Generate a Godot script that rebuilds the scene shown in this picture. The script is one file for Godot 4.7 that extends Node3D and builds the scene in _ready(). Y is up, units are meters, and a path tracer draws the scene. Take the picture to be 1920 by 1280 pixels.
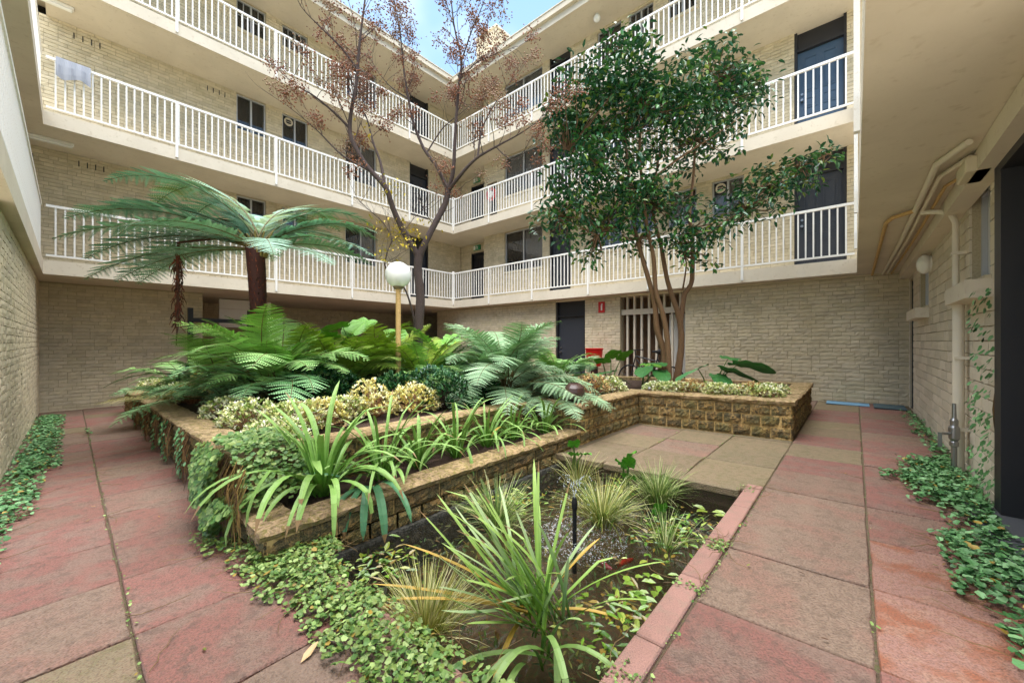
extends Node3D
# Garden courtyard between the wings of a beige brick apartment house.
# Axes: +x runs along the far left wing, -z runs along the far right wing; helper v means -z.

const SLOPE := 0.025
var M := {}
var taken := {}
var rng := RandomNumberGenerator.new()

class Geo:
	var v := PackedVector3Array()
	var n := PackedVector3Array()
	var c := PackedColorArray()
	func tri(a: Vector3, b: Vector3, d: Vector3, nn: Vector3, col := Color.WHITE) -> void:
		var cr := (b - a).cross(d - a)
		if cr.length_squared() < 1e-16: return
		cr = cr.normalized()
		if nn == Vector3.ZERO: nn = cr
		if cr.dot(nn) > 0.0:
			v.append(a); v.append(d); v.append(b)
		else:
			cr = -cr
			v.append(a); v.append(b); v.append(d)
		for i in 3:
			n.append(cr); c.append(Color(col.r, col.g, col.b))
	func tri_s(a: Vector3, b: Vector3, d: Vector3, na: Vector3, nb: Vector3, nd: Vector3, col: Color) -> void:
		var cr := (b - a).cross(d - a)
		if cr.length_squared() < 1e-16: return
		v.append(a); n.append(na)
		if cr.dot(na + nb + nd) > 0.0:
			v.append(d); n.append(nd); v.append(b); n.append(nb)
		else:
			v.append(b); n.append(nb); v.append(d); n.append(nd)
		for i in 3: c.append(Color(col.r, col.g, col.b))
	func quad(a: Vector3, b: Vector3, d: Vector3, e: Vector3, nn: Vector3, col := Color.WHITE) -> void:
		tri(a, b, d, nn, col); tri(a, d, e, nn, col)
	func hexa(p: Array, col := Color.WHITE) -> void:   # 8 corners: bottom 0-3, top 4-7
		var ctr := Vector3.ZERO
		for q in p: ctr += q
		ctr /= 8.0
		for f in [[0, 1, 2, 3], [4, 5, 6, 7], [0, 1, 5, 4], [1, 2, 6, 5], [2, 3, 7, 6], [3, 0, 4, 7]]:
			var fc: Vector3 = (p[f[0]] + p[f[1]] + p[f[2]] + p[f[3]]) / 4.0
			quad(p[f[0]], p[f[1]], p[f[2]], p[f[3]], fc - ctr, col)
	func box(a: Vector3, b: Vector3, col := Color.WHITE) -> void:
		hexa([Vector3(a.x, a.y, a.z), Vector3(b.x, a.y, a.z), Vector3(b.x, a.y, b.z), Vector3(a.x, a.y, b.z),
			Vector3(a.x, b.y, a.z), Vector3(b.x, b.y, a.z), Vector3(b.x, b.y, b.z), Vector3(a.x, b.y, b.z)], col)
	func fbox(F: Dictionary, s0: float, s1: float, y0: float, y1: float, n0: float, n1: float, col := Color.WHITE) -> void:
		var q := []
		for y in [y0, y1]:
			for sn in [[s0, n0], [s1, n0], [s1, n1], [s0, n1]]:
				q.append(F.o + F.s * sn[0] + Vector3.UP * y + F.n * sn[1])
		hexa(q, col)
	func cbox(a: Vector3, b: Vector3, r: float, col := Color.WHITE) -> void:   # box with chamfered edges
		var m := (a + b) * 0.5
		var h := (b - a) * 0.5
		for ax in 3:
			var i1 := (ax + 1) % 3
			var i2 := (ax + 2) % 3
			for s in [-1.0, 1.0]:
				var q := []
				for k in [[-1, -1], [1, -1], [1, 1], [-1, 1]]:
					var p := Vector3.ZERO
					p[ax] = s * h[ax]; p[i1] = k[0] * (h[i1] - r); p[i2] = k[1] * (h[i2] - r)
					q.append(m + p)
				var nn := Vector3.ZERO
				nn[ax] = s
				quad(q[0], q[1], q[2], q[3], nn, col)
			for s1 in [-1.0, 1.0]:
				for s2 in [-1.0, 1.0]:
					var q2 := []
					for k in [[-1, 0], [1, 0], [1, 1], [-1, 1]]:
						var p := Vector3.ZERO
						p[ax] = k[0] * (h[ax] - r)
						if k[1] == 0:
							p[i1] = s1 * h[i1]; p[i2] = s2 * (h[i2] - r)
						else:
							p[i1] = s1 * (h[i1] - r); p[i2] = s2 * h[i2]
						q2.append(m + p)
					var nn := Vector3.ZERO
					nn[i1] = s1; nn[i2] = s2
					quad(q2[0], q2[1], q2[2], q2[3], nn, col)
		for sx in [-1.0, 1.0]:
			for sy in [-1.0, 1.0]:
				for sz in [-1.0, 1.0]:
					var k := Vector3(sx, sy, sz)
					tri(m + k * (h - Vector3(0, r, r)), m + k * (h - Vector3(r, 0, r)), m + k * (h - Vector3(r, r, 0)), k, col)
	func tube(p: PackedVector3Array, r: PackedFloat32Array, sides: int, col := Color.WHITE, caps := true) -> void:
		var rings := []
		var nrm := []
		var t0 := (p[1] - p[0]).normalized()
		var ref := t0.cross(Vector3(0.31, 0.17, 0.94)).normalized()
		for i in p.size():
			var t := (p[mini(i + 1, p.size() - 1)] - p[maxi(i - 1, 0)]).normalized()
			ref = (ref - t * ref.dot(t)).normalized()
			var b := t.cross(ref)
			var ring := PackedVector3Array()
			var rn := PackedVector3Array()
			for k in sides:
				var a := TAU * k / sides
				var d := ref * cos(a) + b * sin(a)
				rn.append(d); ring.append(p[i] + d * r[i])
			rings.append(ring); nrm.append(rn)
		for i in p.size() - 1:
			for k in sides:
				var k2 := (k + 1) % sides
				tri_s(rings[i][k], rings[i][k2], rings[i + 1][k2], nrm[i][k], nrm[i][k2], nrm[i + 1][k2], col)
				tri_s(rings[i][k], rings[i + 1][k2], rings[i + 1][k], nrm[i][k], nrm[i + 1][k2], nrm[i + 1][k], col)
		if caps:
			for e in [0, p.size() - 1]:
				var dirn: Vector3 = (p[0] - p[1]) if e == 0 else (p[-1] - p[-2])
				for k in range(1, sides - 1):
					tri(rings[e][0], rings[e][k], rings[e][k + 1], dirn, col)
	func rod(a: Vector3, b: Vector3, r: float, sides := 8, col := Color.WHITE) -> void:
		tube(PackedVector3Array([a, b]), PackedFloat32Array([r, r]), sides, col)
	func lathe(o: Vector3, prof: Array, sides: int, col := Color.WHITE) -> void:   # prof: [radius, y]
		for i in prof.size() - 1:
			var r0: float = prof[i][0]; var y0: float = prof[i][1]
			var r1: float = prof[i + 1][0]; var y1: float = prof[i + 1][1]
			var sl := Vector2(y1 - y0, r0 - r1).normalized()
			for k in sides:
				var a := TAU * k / sides
				var b := TAU * (k + 1) / sides
				var da := Vector3(cos(a), 0, sin(a))
				var db := Vector3(cos(b), 0, sin(b))
				var na := da * sl.x + Vector3.UP * sl.y
				var nb := db * sl.x + Vector3.UP * sl.y
				var p0 := o + da * r0 + Vector3.UP * y0
				var p1 := o + db * r0 + Vector3.UP * y0
				var p2 := o + db * r1 + Vector3.UP * y1
				var p3 := o + da * r1 + Vector3.UP * y1
				tri_s(p0, p1, p2, na, nb, nb, col); tri_s(p0, p2, p3, na, nb, na, col)
	func strap(p: PackedVector3Array, w: PackedFloat32Array, side: Vector3, fold: float, col: Color, col2: Color, tipb := false) -> void:
		# a blade with a folded midrib; side is its width direction
		for i in p.size() - 1:
			var f := float(i) / (p.size() - 1)
			var cc := col.lerp(col2, f)
			var t := (p[i + 1] - p[i]).normalized()
			var s := (side - t * side.dot(t)).normalized()
			var up := s.cross(t)
			if up.y < 0.0: up = -up
			var a0 := p[i] - s * w[i] + up * fold * w[i]
			var b0 := p[i] + s * w[i] + up * fold * w[i]
			var a1 := p[i + 1] - s * w[i + 1] + up * fold * w[i + 1]
			var b1 := p[i + 1] + s * w[i + 1] + up * fold * w[i + 1]
			if tipb and f > .86: cc = Color(.28, .17, .07)
			quad(a0, p[i], p[i + 1], a1, up, cc * .9)
			quad(p[i], b0, b1, p[i + 1], up, cc)
	func leaf(o: Vector3, d: Vector3, up: Vector3, l: float, w: float, col: Color, droop := 0.15) -> void:
		# six-faced pointed oval leaf folded along its midrib
		var s := d.cross(up).normalized()
		var u := s.cross(d).normalized()
		var m1 := o + d * l * 0.35 - u * l * 0.02
		var m2 := o + d * l * 0.75 - u * l * droop * 0.5
		var tip := o + d * l - u * l * droop
		var f := u * w * 0.18
		var l1 := m1 - s * w * 0.5 + f
		var r1 := m1 + s * w * 0.5 + f
		var l2 := m2 - s * w * 0.36 + f
		var r2 := m2 + s * w * 0.36 + f
		tri(o, l1, m1, u, col); tri(o, r1, m1, u, col)
		quad(l1, l2, m2, m1, u, col); quad(r1, r2, m2, m1, u, col)
		tri(l2, tip, m2, u, col); tri(r2, tip, m2, u, col)
	func mesh() -> ArrayMesh:
		var arr := []
		arr.resize(Mesh.ARRAY_MAX)
		arr[Mesh.ARRAY_VERTEX] = v; arr[Mesh.ARRAY_NORMAL] = n; arr[Mesh.ARRAY_COLOR] = c
		var m := ArrayMesh.new()
		m.add_surface_from_arrays(Mesh.PRIMITIVE_TRIANGLES, arr)
		return m

# ---------- naming and tagging ----------
func numbered(s: String) -> String:
	if not taken.has(s):
		taken[s] = 0
		return s
	taken[s] += 1
	return "%s_%03d" % [s, taken[s]]
func tag(o: Node, label: String, category: String, group := "") -> Node:
	o.set_meta("label", label); o.set_meta("category", category)
	if group != "": o.set_meta("group", group)
	return o
func thing(called: String, label: String, category: String, at := Vector3.ZERO, group := "") -> Node3D:
	var o := Node3D.new()
	o.name = numbered(called); add_child(o); o.position = at
	tag(o, label, category, group)
	return o
func inst(called: String, m: Mesh, mat: Material, parent: Node, xf := Transform3D.IDENTITY) -> MeshInstance3D:
	var o := MeshInstance3D.new()
	o.mesh = m; o.material_override = mat; o.transform = xf
	if parent == self:
		o.name = numbered(called)
		add_child(o)
	else:
		o.name = called
		parent.add_child(o, true)
	return o
func obj(called: String, g: Geo, mat: Material, parent: Node = self) -> MeshInstance3D:
	return inst(called, g.mesh(), mat, parent)
func structure(o: Node) -> Node:
	o.set_meta("kind", "structure"); return o
func stuff(o: Node) -> Node:
	o.set_meta("kind", "stuff"); return o

func P(u: float, v: float, y: float) -> Vector3: return Vector3(u, y, -v)
func gy(v: float) -> float: return -SLOPE * v
func gp(u: float, v: float, h: float) -> Vector3: return Vector3(u, -SLOPE * v + h, -v)
func rf(a: float, b: float) -> float: return rng.randf_range(a, b)
func lin(r: float, g: float, b: float) -> Color: return Color(r / 255.0, g / 255.0, b / 255.0).srgb_to_linear()

# ---------- materials ----------
func noise_img(freq: float, seed_: int, size: int, oct := 4, kind := FastNoiseLite.TYPE_SIMPLEX_SMOOTH) -> PackedByteArray:
	var f := FastNoiseLite.new()
	f.noise_type = kind; f.seed = seed_; f.frequency = freq; f.fractal_octaves = oct
	var im := f.get_seamless_image(size, size)
	im.convert(Image.FORMAT_L8)
	return im.get_data()
func blend_tex(size: int, layers: Array, base: Color) -> ImageTexture:
	# layers: [noise bytes, low threshold, high threshold, colour, strength]
	var out := PackedByteArray()
	out.resize(size * size * 3)
	for i in size * size:
		var c := base
		for L in layers:
			var t: float = clampf((L[0][i] / 255.0 - L[1]) / (L[2] - L[1]), 0.0, 1.0) * L[4]
			c = c.lerp(L[3], t)
		out[i * 3] = int(clampf(c.r, 0, 1) * 255); out[i * 3 + 1] = int(clampf(c.g, 0, 1) * 255); out[i * 3 + 2] = int(clampf(c.b, 0, 1) * 255)
	var im := Image.create_from_data(size, size, false, Image.FORMAT_RGB8, out)
	im.generate_mipmaps()
	return ImageTexture.create_from_image(im)
func normal_tex(bytes: PackedByteArray, size: int, strength: float) -> ImageTexture:
	var im := Image.create_from_data(size, size, false, Image.FORMAT_L8, bytes)
	im.convert(Image.FORMAT_RGBA8)
	im.bump_map_to_normal_map(strength)
	im.generate_mipmaps()
	return ImageTexture.create_from_image(im)
func mat(col: Color, rough := 0.8, tex: Texture2D = null, tile := 1.0, nrm: Texture2D = null, nstr := 1.0, world := true) -> StandardMaterial3D:
	var m := StandardMaterial3D.new()
	m.albedo_color = col; m.roughness = rough; m.vertex_color_use_as_albedo = true
	if tex or nrm:
		m.uv1_triplanar = true; m.uv1_world_triplanar = world
		m.uv1_scale = Vector3.ONE / tile
	if tex: m.albedo_texture = tex
	if nrm:
		m.normal_enabled = true; m.normal_texture = nrm; m.normal_scale = nstr
	return m
func sc(r: float, g: float, b: float) -> Color: return Color(r / 255.0, g / 255.0, b / 255.0)

func make_materials() -> void:
	var N := 512
	var a1 := noise_img(0.012, 1, N, 5)
	var a2 := noise_img(0.03, 2, N, 5)
	var a3 := noise_img(0.12, 3, N, 3)
	var a4 := noise_img(0.35, 4, N, 2)
	var a5 := noise_img(0.006, 5, N, 5)
	var a6 := noise_img(0.05, 6, N, 5)
	M.n_fine = normal_tex(a4, N, 4.0)
	M.n_mid = normal_tex(a3, N, 6.0)
	M.n_coarse = normal_tex(a6, N, 10.0)
	# painted brick: beige paint with faint grime in the grain
	var tb := blend_tex(N, [[a2, .45, .85, sc(206, 191, 160), .7], [a4, .6, .95, sc(188, 171, 138), .4], [a1, .55, .85, sc(192, 178, 152), .6], [a5, .55, .8, sc(198, 183, 150), .5]], sc(217, 203, 173))
	M.brick = mat(Color.WHITE, .85, tb, 1.6)
	var tm := blend_tex(N, [[a3, .4, .8, sc(158, 144, 118), .6]], sc(182, 168, 140))
	M.mortar = mat(Color.WHITE, .95, tm, 1.1)
	var tp := blend_tex(N, [[a5, .4, .8, sc(206, 194, 173), .8], [a2, .6, .95, sc(200, 187, 164), .4], [a6, .72, .85, sc(184, 168, 142), .4], [a4, .7, 1., sc(198, 185, 163), .4]], sc(214, 202, 181))
	M.render = mat(Color.WHITE, .8, tp, 3.0)
	var ts := blend_tex(N, [[a5, .4, .8, sc(216, 202, 172), .7], [a3, .7, .95, sc(204, 188, 158), .4]], sc(222, 209, 180))
	M.soffit = mat(Color.WHITE, .85, ts, 3.5)
	var tw := blend_tex(N, [[a3, .6, .95, sc(222, 216, 204), .6], [a6, .66, .9, sc(205, 194, 176), .4]], sc(236, 233, 226))
	M.white = mat(Color.WHITE, .5, tw, .7)
	M.alu = mat(sc(190, 192, 194), .4)
	M.alu.metallic = .4
	M.glass = StandardMaterial3D.new()
	M.glass.transparency = BaseMaterial3D.TRANSPARENCY_ALPHA
	M.glass.albedo_color = Color(.12, .14, .15, .35); M.glass.roughness = .03; M.glass.metallic_specular = .6
	M.window_dark = mat(sc(74, 74, 78), .9, blend_tex(N, [[a2, .3, .8, sc(150, 150, 155), .8]], sc(190, 190, 195)), .8)  # in dark windows this grey stands in for the unlit room behind
	M.curtain_pale = mat(sc(206, 204, 200), .9, blend_tex(N, [[a2, .3, .8, sc(225, 224, 220), .8]], sc(250, 250, 248)), .8)
	M.curtain_brown = mat(sc(96, 66, 56), .9)
	M.door_dark = mat(sc(52, 55, 62), .45)
	M.door_black = mat(sc(36, 36, 39), .5)
	M.door_lit = mat(sc(62, 84, 106), .4)  # the dark door where lit: its light is put into this paler blue
	M.steel = mat(sc(150, 150, 150), .3); M.steel.metallic = .9
	M.opal = mat(sc(238, 237, 232), .25)
	# paving: red oxide paint worn back to grey brown concrete
	var fine := [a4, .42, .85, sc(112, 90, 78), .5]
	var spk := [noise_img(.5, 17, N, 1), .78, .95, sc(84, 66, 58), .6]
	var p_red := blend_tex(N, [[a1, .38, .66, sc(158, 136, 120), .9], [a2, .5, .75, sc(170, 124, 110), .45], [a3, .5, .8, sc(136, 108, 94), .55], [a6, .62, .75, sc(116, 96, 84), .5], fine, spk], sc(166, 116, 104))
	var p_mix := blend_tex(N, [[a1, .45, .7, sc(166, 130, 114), .85], [a2, .55, .8, sc(144, 126, 108), .6], [a3, .5, .8, sc(136, 114, 98), .55], [a6, .62, .75, sc(122, 105, 90), .5], fine, spk], sc(160, 140, 122))
	var p_olive := blend_tex(N, [[a1, .4, .65, sc(142, 132, 106), .8], [a6, .5, .75, sc(120, 116, 80), .6], [a2, .55, .8, sc(160, 138, 118), .5], fine, spk], sc(150, 136, 112))
	var p_or := blend_tex(N, [[a1, .44, .7, sc(168, 98, 66), .75], [a2, .5, .72, sc(186, 148, 130), .75], [a3, .55, .75, sc(150, 104, 82), .5], fine, spk], sc(178, 136, 124))
	M.pave = [mat(sc(228, 218, 217), .68, p_red, 1.9, M.n_fine, .5, false), mat(sc(228, 220, 215), .7, p_mix, 2.3, M.n_fine, .5, false), mat(sc(236, 230, 218), .72, p_olive, 2.1, M.n_fine, .5, false), mat(sc(238, 232, 230), .7, p_or, 1.7, M.n_fine, .5, false)]
	M.coping = mat(Color.WHITE, .75, blend_tex(N, [[a1, .5, .8, sc(156, 122, 108), .8], [a2, .55, .8, sc(150, 130, 112), .5], fine], sc(174, 130, 117)), 1.3, M.n_fine, .5)
	var tsoil := blend_tex(N, [[a3, .4, .7, sc(92, 78, 60), .8], [a2, .55, .7, sc(92, 96, 54), .7], [a4, .6, .9, sc(134, 116, 92), .5]], sc(108, 92, 74))
	M.bedding = mat(Color.WHITE, .95, tsoil, .7, M.n_mid, 1.0)
	var tmul := blend_tex(N, [[a3, .4, .7, sc(46, 32, 24), .8], [a4, .5, .8, sc(104, 78, 56), .7], [a2, .6, .8, sc(60, 40, 32), .6]], sc(70, 50, 38))
	M.mulch = mat(Color.WHITE, .95, tmul, .5, M.n_mid, 1.5)
	M.grass = mat(sc(92, 96, 66), .95)
	# split-faced ochre blocks with black algae and moss
	var tbl := blend_tex(N, [[a2, .45, .7, sc(192, 156, 96), .8], [a3, .5, .8, sc(136, 104, 58), .6], [a1, .44, .6, sc(86, 78, 54), .85], [a6, .54, .66, sc(54, 50, 38), .85], [a5, .5, .7, sc(98, 98, 56), .5], [a4, .65, .95, sc(214, 194, 150), .5]], sc(172, 138, 86))
	M.block = mat(Color.WHITE, .9, tbl, .9, M.n_mid, 1.2)
	var tcap := blend_tex(N, [[a1, .5, .7, sc(146, 126, 84), .8], [a6, .54, .7, sc(120, 114, 50), .8], [a2, .5, .7, sc(110, 92, 66), .6], [a3, .6, .9, sc(128, 104, 76), .5], [a4, .65, .95, sc(92, 74, 52), .5]], sc(186, 158, 120))
	M.cap = mat(Color.WHITE, .9, tcap, 1.1, M.n_mid, .8)
	M.blockmortar = mat(Color.WHITE, .95, blend_tex(N, [[a2, .4, .7, sc(140, 112, 66), .8]], sc(200, 168, 110)), .8)
	M.concrete = mat(Color.WHITE, .9, blend_tex(N, [[a2, .4, .7, sc(62, 60, 54), .8], [a6, .6, .8, sc(50, 54, 34), .7]], sc(96, 94, 88)), .9, M.n_mid, .6)
	M.pondfloor = mat(Color.WHITE, .95, blend_tex(N, [[a2, .4, .65, sc(98, 74, 44), .9], [a6, .55, .75, sc(64, 78, 40), .9], [a3, .6, .9, sc(40, 34, 24), .7]], sc(78, 58, 36)), .8)
	M.bark_dark = mat(Color.WHITE, .9, blend_tex(N, [[a3, .4, .8, sc(48, 38, 36), .8], [a2, .55, .8, sc(104, 86, 80), .5]], sc(72, 58, 54)), .35, M.n_mid, 1.0)
	M.bark_tan = mat(Color.WHITE, .85, blend_tex(N, [[a2, .4, .7, sc(104, 76, 50), .8], [a3, .6, .9, sc(70, 50, 36), .7], [a6, .6, .8, sc(150, 122, 90), .6]], sc(124, 92, 62)), .4, M.n_mid, .7)
	M.brushwood = mat(Color.WHITE, .95, blend_tex(N, [[a3, .4, .7, sc(96, 72, 52), .8], [a4, .5, .8, sc(142, 112, 82), .7]], sc(118, 92, 68)), .6, M.n_mid, 1.2)
	M.leaf = mat(Color.WHITE, .55)
	M.leaf.backlight_enabled = true; M.leaf.backlight = Color(.24, .27, .12)
	M.leaf_gloss = mat(Color.WHITE, .26)
	M.leaf_gloss.backlight_enabled = true; M.leaf_gloss.backlight = Color(.12, .16, .05)
	M.frond = mat(Color.WHITE, .55)
	M.frond.backlight_enabled = true; M.frond.backlight = Color(.34, .4, .24)
	M.plain = mat(Color.WHITE, .8)
	M.timber = mat(Color.WHITE, .75, blend_tex(N, [[a2, .4, .7, sc(176, 138, 84), .8], [a4, .6, .9, sc(140, 104, 60), .5]], sc(198, 164, 108)), .5)
	M.pipe = mat(sc(214, 204, 184), .5)
	M.pipe_grey = mat(sc(88, 86, 82), .5); M.pipe_grey.metallic = .5
	M.slate = mat(sc(70, 72, 76), .7)

# ---------- building ----------
const LV := [2.39, 5.13, 7.87]      # undersides of the three balcony slabs
const SLAB := 0.26
const EAVE := 10.46
const U0 := 9.37
const V0 := 11.15
const VW := 12.5
const UW := 10.45

func frame(o: Vector3, s: Vector3, nn: Vector3) -> Dictionary: return {"o": o, "s": s, "n": nn}
func pt(F: Dictionary, s: float, y: float, nn: float) -> Vector3: return F.o + F.s * s + Vector3.UP * y + F.n * nn

var brick_meshes := {}
func brick_mesh(l: float, h: float, rough: float, k: int) -> ArrayMesh:
	# split brick: face bumps proud of the joint, local x along the wall, z out of it
	var key := "%.3f_%.3f_%.3f_%d" % [l, h, rough, k]
	if brick_meshes.has(key): return brick_meshes[key]
	var g := Geo.new()
	var r := RandomNumberGenerator.new()
	r.seed = hash(key)
	var nx := 4
	var ny := 2
	var grid := []
	var tone := r.randf_range(.84, 1.08)
	for j in ny + 1:
		var row := []
		for i in nx + 1:
			var x := -l * .5 + l * i / nx
			var y := -h * .5 + h * j / ny
			var edge := i == 0 or i == nx or j == 0 or j == ny
			row.append(Vector3(x + (0.0 if not edge else r.randf_range(-.003, .003)), y + (0.0 if not edge else r.randf_range(-.003, .003)), (.0 if edge else .002) + r.randf() * rough))
		grid.append(row)
	var col := Color(tone, tone, tone * r.randf_range(.96, 1.0))
	for j in ny:
		for i in nx:
			g.quad(grid[j][i], grid[j][i + 1], grid[j + 1][i + 1], grid[j + 1][i], Vector3(0, 0, 1), col)
	var b := -.014
	for i in nx:
		g.quad(grid[0][i], grid[0][i + 1], Vector3(grid[0][i + 1].x, grid[0][i + 1].y, b), Vector3(grid[0][i].x, grid[0][i].y, b), Vector3(0, -1, 0), col)
		g.quad(grid[ny][i], grid[ny][i + 1], Vector3(grid[ny][i + 1].x, grid[ny][i + 1].y, b), Vector3(grid[ny][i].x, grid[ny][i].y, b), Vector3(0, 1, 0), col)
	for j in ny:
		g.quad(grid[j][0], grid[j + 1][0], Vector3(grid[j + 1][0].x, grid[j + 1][0].y, b), Vector3(grid[j][0].x, grid[j][0].y, b), Vector3(-1, 0, 0), col)
		g.quad(grid[j][nx], grid[j + 1][nx], Vector3(grid[j + 1][nx].x, grid[j + 1][nx].y, b), Vector3(grid[j][nx].x, grid[j][nx].y, b), Vector3(1, 0, 0), col)
	var m := g.mesh()
	brick_meshes[key] = m
	return m
func add_mesh(dst: Geo, m: ArrayMesh, xf: Transform3D) -> void:
	var arr := m.surface_get_arrays(0)
	var vv: PackedVector3Array = arr[Mesh.ARRAY_VERTEX]
	var nn: PackedVector3Array = arr[Mesh.ARRAY_NORMAL]
	dst.v.append_array(xf * vv)
	dst.n.append_array(Transform3D(xf.basis, Vector3.ZERO) * nn)
	dst.c.append_array(arr[Mesh.ARRAY_COLOR])

func cut_wall(F: Dictionary, s0: float, s1: float, y0: float, y1: float, holes: Array) -> Geo:
	var g := Geo.new()
	var hs := holes.duplicate()
	hs.sort_custom(func(a, b): return a[0] < b[0])
	var s := s0
	for h in hs:
		if h[0] > s: g.fbox(F, s, h[0], y0, y1, -.22, -.012)
		if h[2] > y0: g.fbox(F, h[0], h[1], y0, h[2], -.22, -.012)
		if h[3] < y1: g.fbox(F, h[0], h[1], h[3], y1, -.22, -.012)
		s = h[1]
	if s < s1: g.fbox(F, s, s1, y0, y1, -.22, -.012)
	return g

func brick_wall(parent: Node, F: Dictionary, s0: float, s1: float, y0: float, y1: float, holes: Array, single: int, bl := .26, bh := .078, rough := .006, near_s := 0.0, slope := false, paint: Material = null) -> void:
	if paint == null: paint = M.brick
	# a mortar core with every brick proud of it; the `single` bricks nearest to near_s are parts of their own
	var wall := obj("wall", cut_wall(F, s0, s1, y0 - .4 if slope else y0, y1, holes), M.mortar, parent)
	var bas := Basis(Vector3.UP.cross(F.n), Vector3.UP, F.n)
	var joined := Geo.new()
	var rows := int(ceil((y1 - y0) / bh))
	var list := []
	for j in rows:
		var yb := y0 + j * bh
		var yt := minf(yb + bh, y1)
		if yt - yb < .03: continue
		var s := s0
		var first := true
		while s < s1 - .02:
			var l: float = bl * [1.0, 1.0, .5, 1.25, .75][rng.randi() % 5]
			if first and j % 2 == 1: l = bl * .5
			first = false
			var e := minf(s + l, s1)
			if s1 - e < .06: e = s1
			var spans := [[s, e]]
			for h in holes:
				if yt > h[2] + .01 and yb < h[3] - .01:
					var ns := []
					for sp in spans:
						if sp[1] <= h[0] or sp[0] >= h[1]: ns.append(sp)
						else:
							if sp[0] < h[0] - .03: ns.append([sp[0], h[0]])
							if sp[1] > h[1] + .03: ns.append([h[1], sp[1]])
					spans = ns
			for sp in spans: list.append([sp[0], sp[1], yb, yt])
			s = e
	if single > 0:
		list.sort_custom(func(a, b): return absf((a[0] + a[1]) * .5 - near_s) + absf((a[2] + a[3]) * .5 - 1.2) * .7 < absf((b[0] + b[1]) * .5 - near_s) + absf((b[2] + b[3]) * .5 - 1.2) * .7)
	var n := 0
	for b in list:
		var l: float = b[1] - b[0] - .008
		var h: float = b[3] - b[2] - .008
		if l < .02: continue
		var lq := bl * .5 if l < bl * .6 else bl
		var m := brick_mesh(lq, bh - .008, rough, rng.randi() % 7)
		var fl := -1.0 if rng.randf() < .5 else 1.0
		var xf := Transform3D(bas.scaled_local(Vector3(l / lq, h / (bh - .008), 1.0)).rotated(F.n, 0.0 if fl > 0 else PI), pt(F, (b[0] + b[1]) * .5, (b[2] + b[3]) * .5, 0))
		if n < single: inst("brick", m, paint, wall, xf)
		else: add_mesh(joined, m, xf)
		n += 1
	if joined.v.size() > 0: stuff(obj("brickwork", joined, paint, wall))

func window(parent: Node, F: Dictionary, s0: float, s1: float, y0: float, y1: float, cur: Array, fan := 0, bars := false) -> void:
	var g := Geo.new()
	var w := .035
	var n0 := -.12
	var n1 := -.06
	g.fbox(F, s0, s1, y0, y0 + w, n0, n1); g.fbox(F, s0, s1, y1 - w, y1, n0, n1)
	g.fbox(F, s0, s0 + w, y0 + w, y1 - w, n0, n1); g.fbox(F, s1 - w, s1, y0 + w, y1 - w, n0, n1)
	var mid := (s0 + s1) * .5
	g.fbox(F, mid - w * .6, mid + w * .6, y0 + w, y1 - w, n0, n1 + .012)
	if bars:
		for q in [s0 + (mid - s0) * .5, mid + (s1 - mid) * .5]:
			g.fbox(F, q - .008, q + .008, y0 + w, y1 - w, n0 + .01, n1 - .01)
		g.fbox(F, s0 + w, s1 - w, (y0 + y1) * .5 - .008, (y0 + y1) * .5 + .008, n0 + .012, n1 - .012)
	var win := obj("window", g, M.alu, parent)
	for k in 2:
		var a := s0 + w if k == 0 else mid + w * .6
		var b := mid - w * .6 if k == 0 else s1 - w
		var p := Geo.new()
		p.fbox(F, a, b, y0 + w, y1 - w, -.096, -.09)
		obj("pane", p, M.glass, win)
		var c := Geo.new()
		# hanging folds behind the glass
		var cnt := maxi(4, int((b - a) / .06))
		for i in cnt:
			var sa := lerpf(a, b, float(i) / cnt)
			var sb := lerpf(a, b, float(i + 1) / cnt)
			var na := -.17 if i % 2 == 0 else -.15
			var nb := -.15 if i % 2 == 0 else -.17
			c.quad(pt(F, sa, y0, na), pt(F, sb, y0, nb), pt(F, sb, y1, nb), pt(F, sa, y1, na), F.n)
		obj("window_backing", c, cur[k], win)  # pale and brown are curtains; dark ones stand for the unlit room
		if fan == k + 1:
			var fg := Geo.new()
			var cs := (a + b) * .5
			var rr := minf((b - a) * .42, .13)
			var cy := y1 - w - rr - .02
			fg.fbox(F, a, b, cy - rr - .02, y1 - w, -.088, -.078)
			obj("fan_plate", fg, M.window_dark, win)
			var ring := PackedVector3Array()
			var rad := PackedFloat32Array()
			for i in 17:
				ring.append(pt(F, cs + cos(TAU * i / 16.0) * rr * .8, cy + sin(TAU * i / 16.0) * rr * .8, -.06)); rad.append(rr * .2)
			var fr := Geo.new()
			fr.tube(ring, rad, 6, Color.WHITE, false)
			for i in 3: fr.fbox(F, cs - rr * .7, cs + rr * .7, cy - rr * .5 + i * rr * .5, cy - rr * .5 + i * rr * .5 + .012, -.07, -.06)
			obj("exhaust_fan", fr, M.render, win)
	var sl := Geo.new()
	sl.fbox(F, s0 - .05, s1 + .05, y0 - .075, y0 - .002, -.1, .035)
	obj("sill", sl, M.brick, win)

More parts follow.
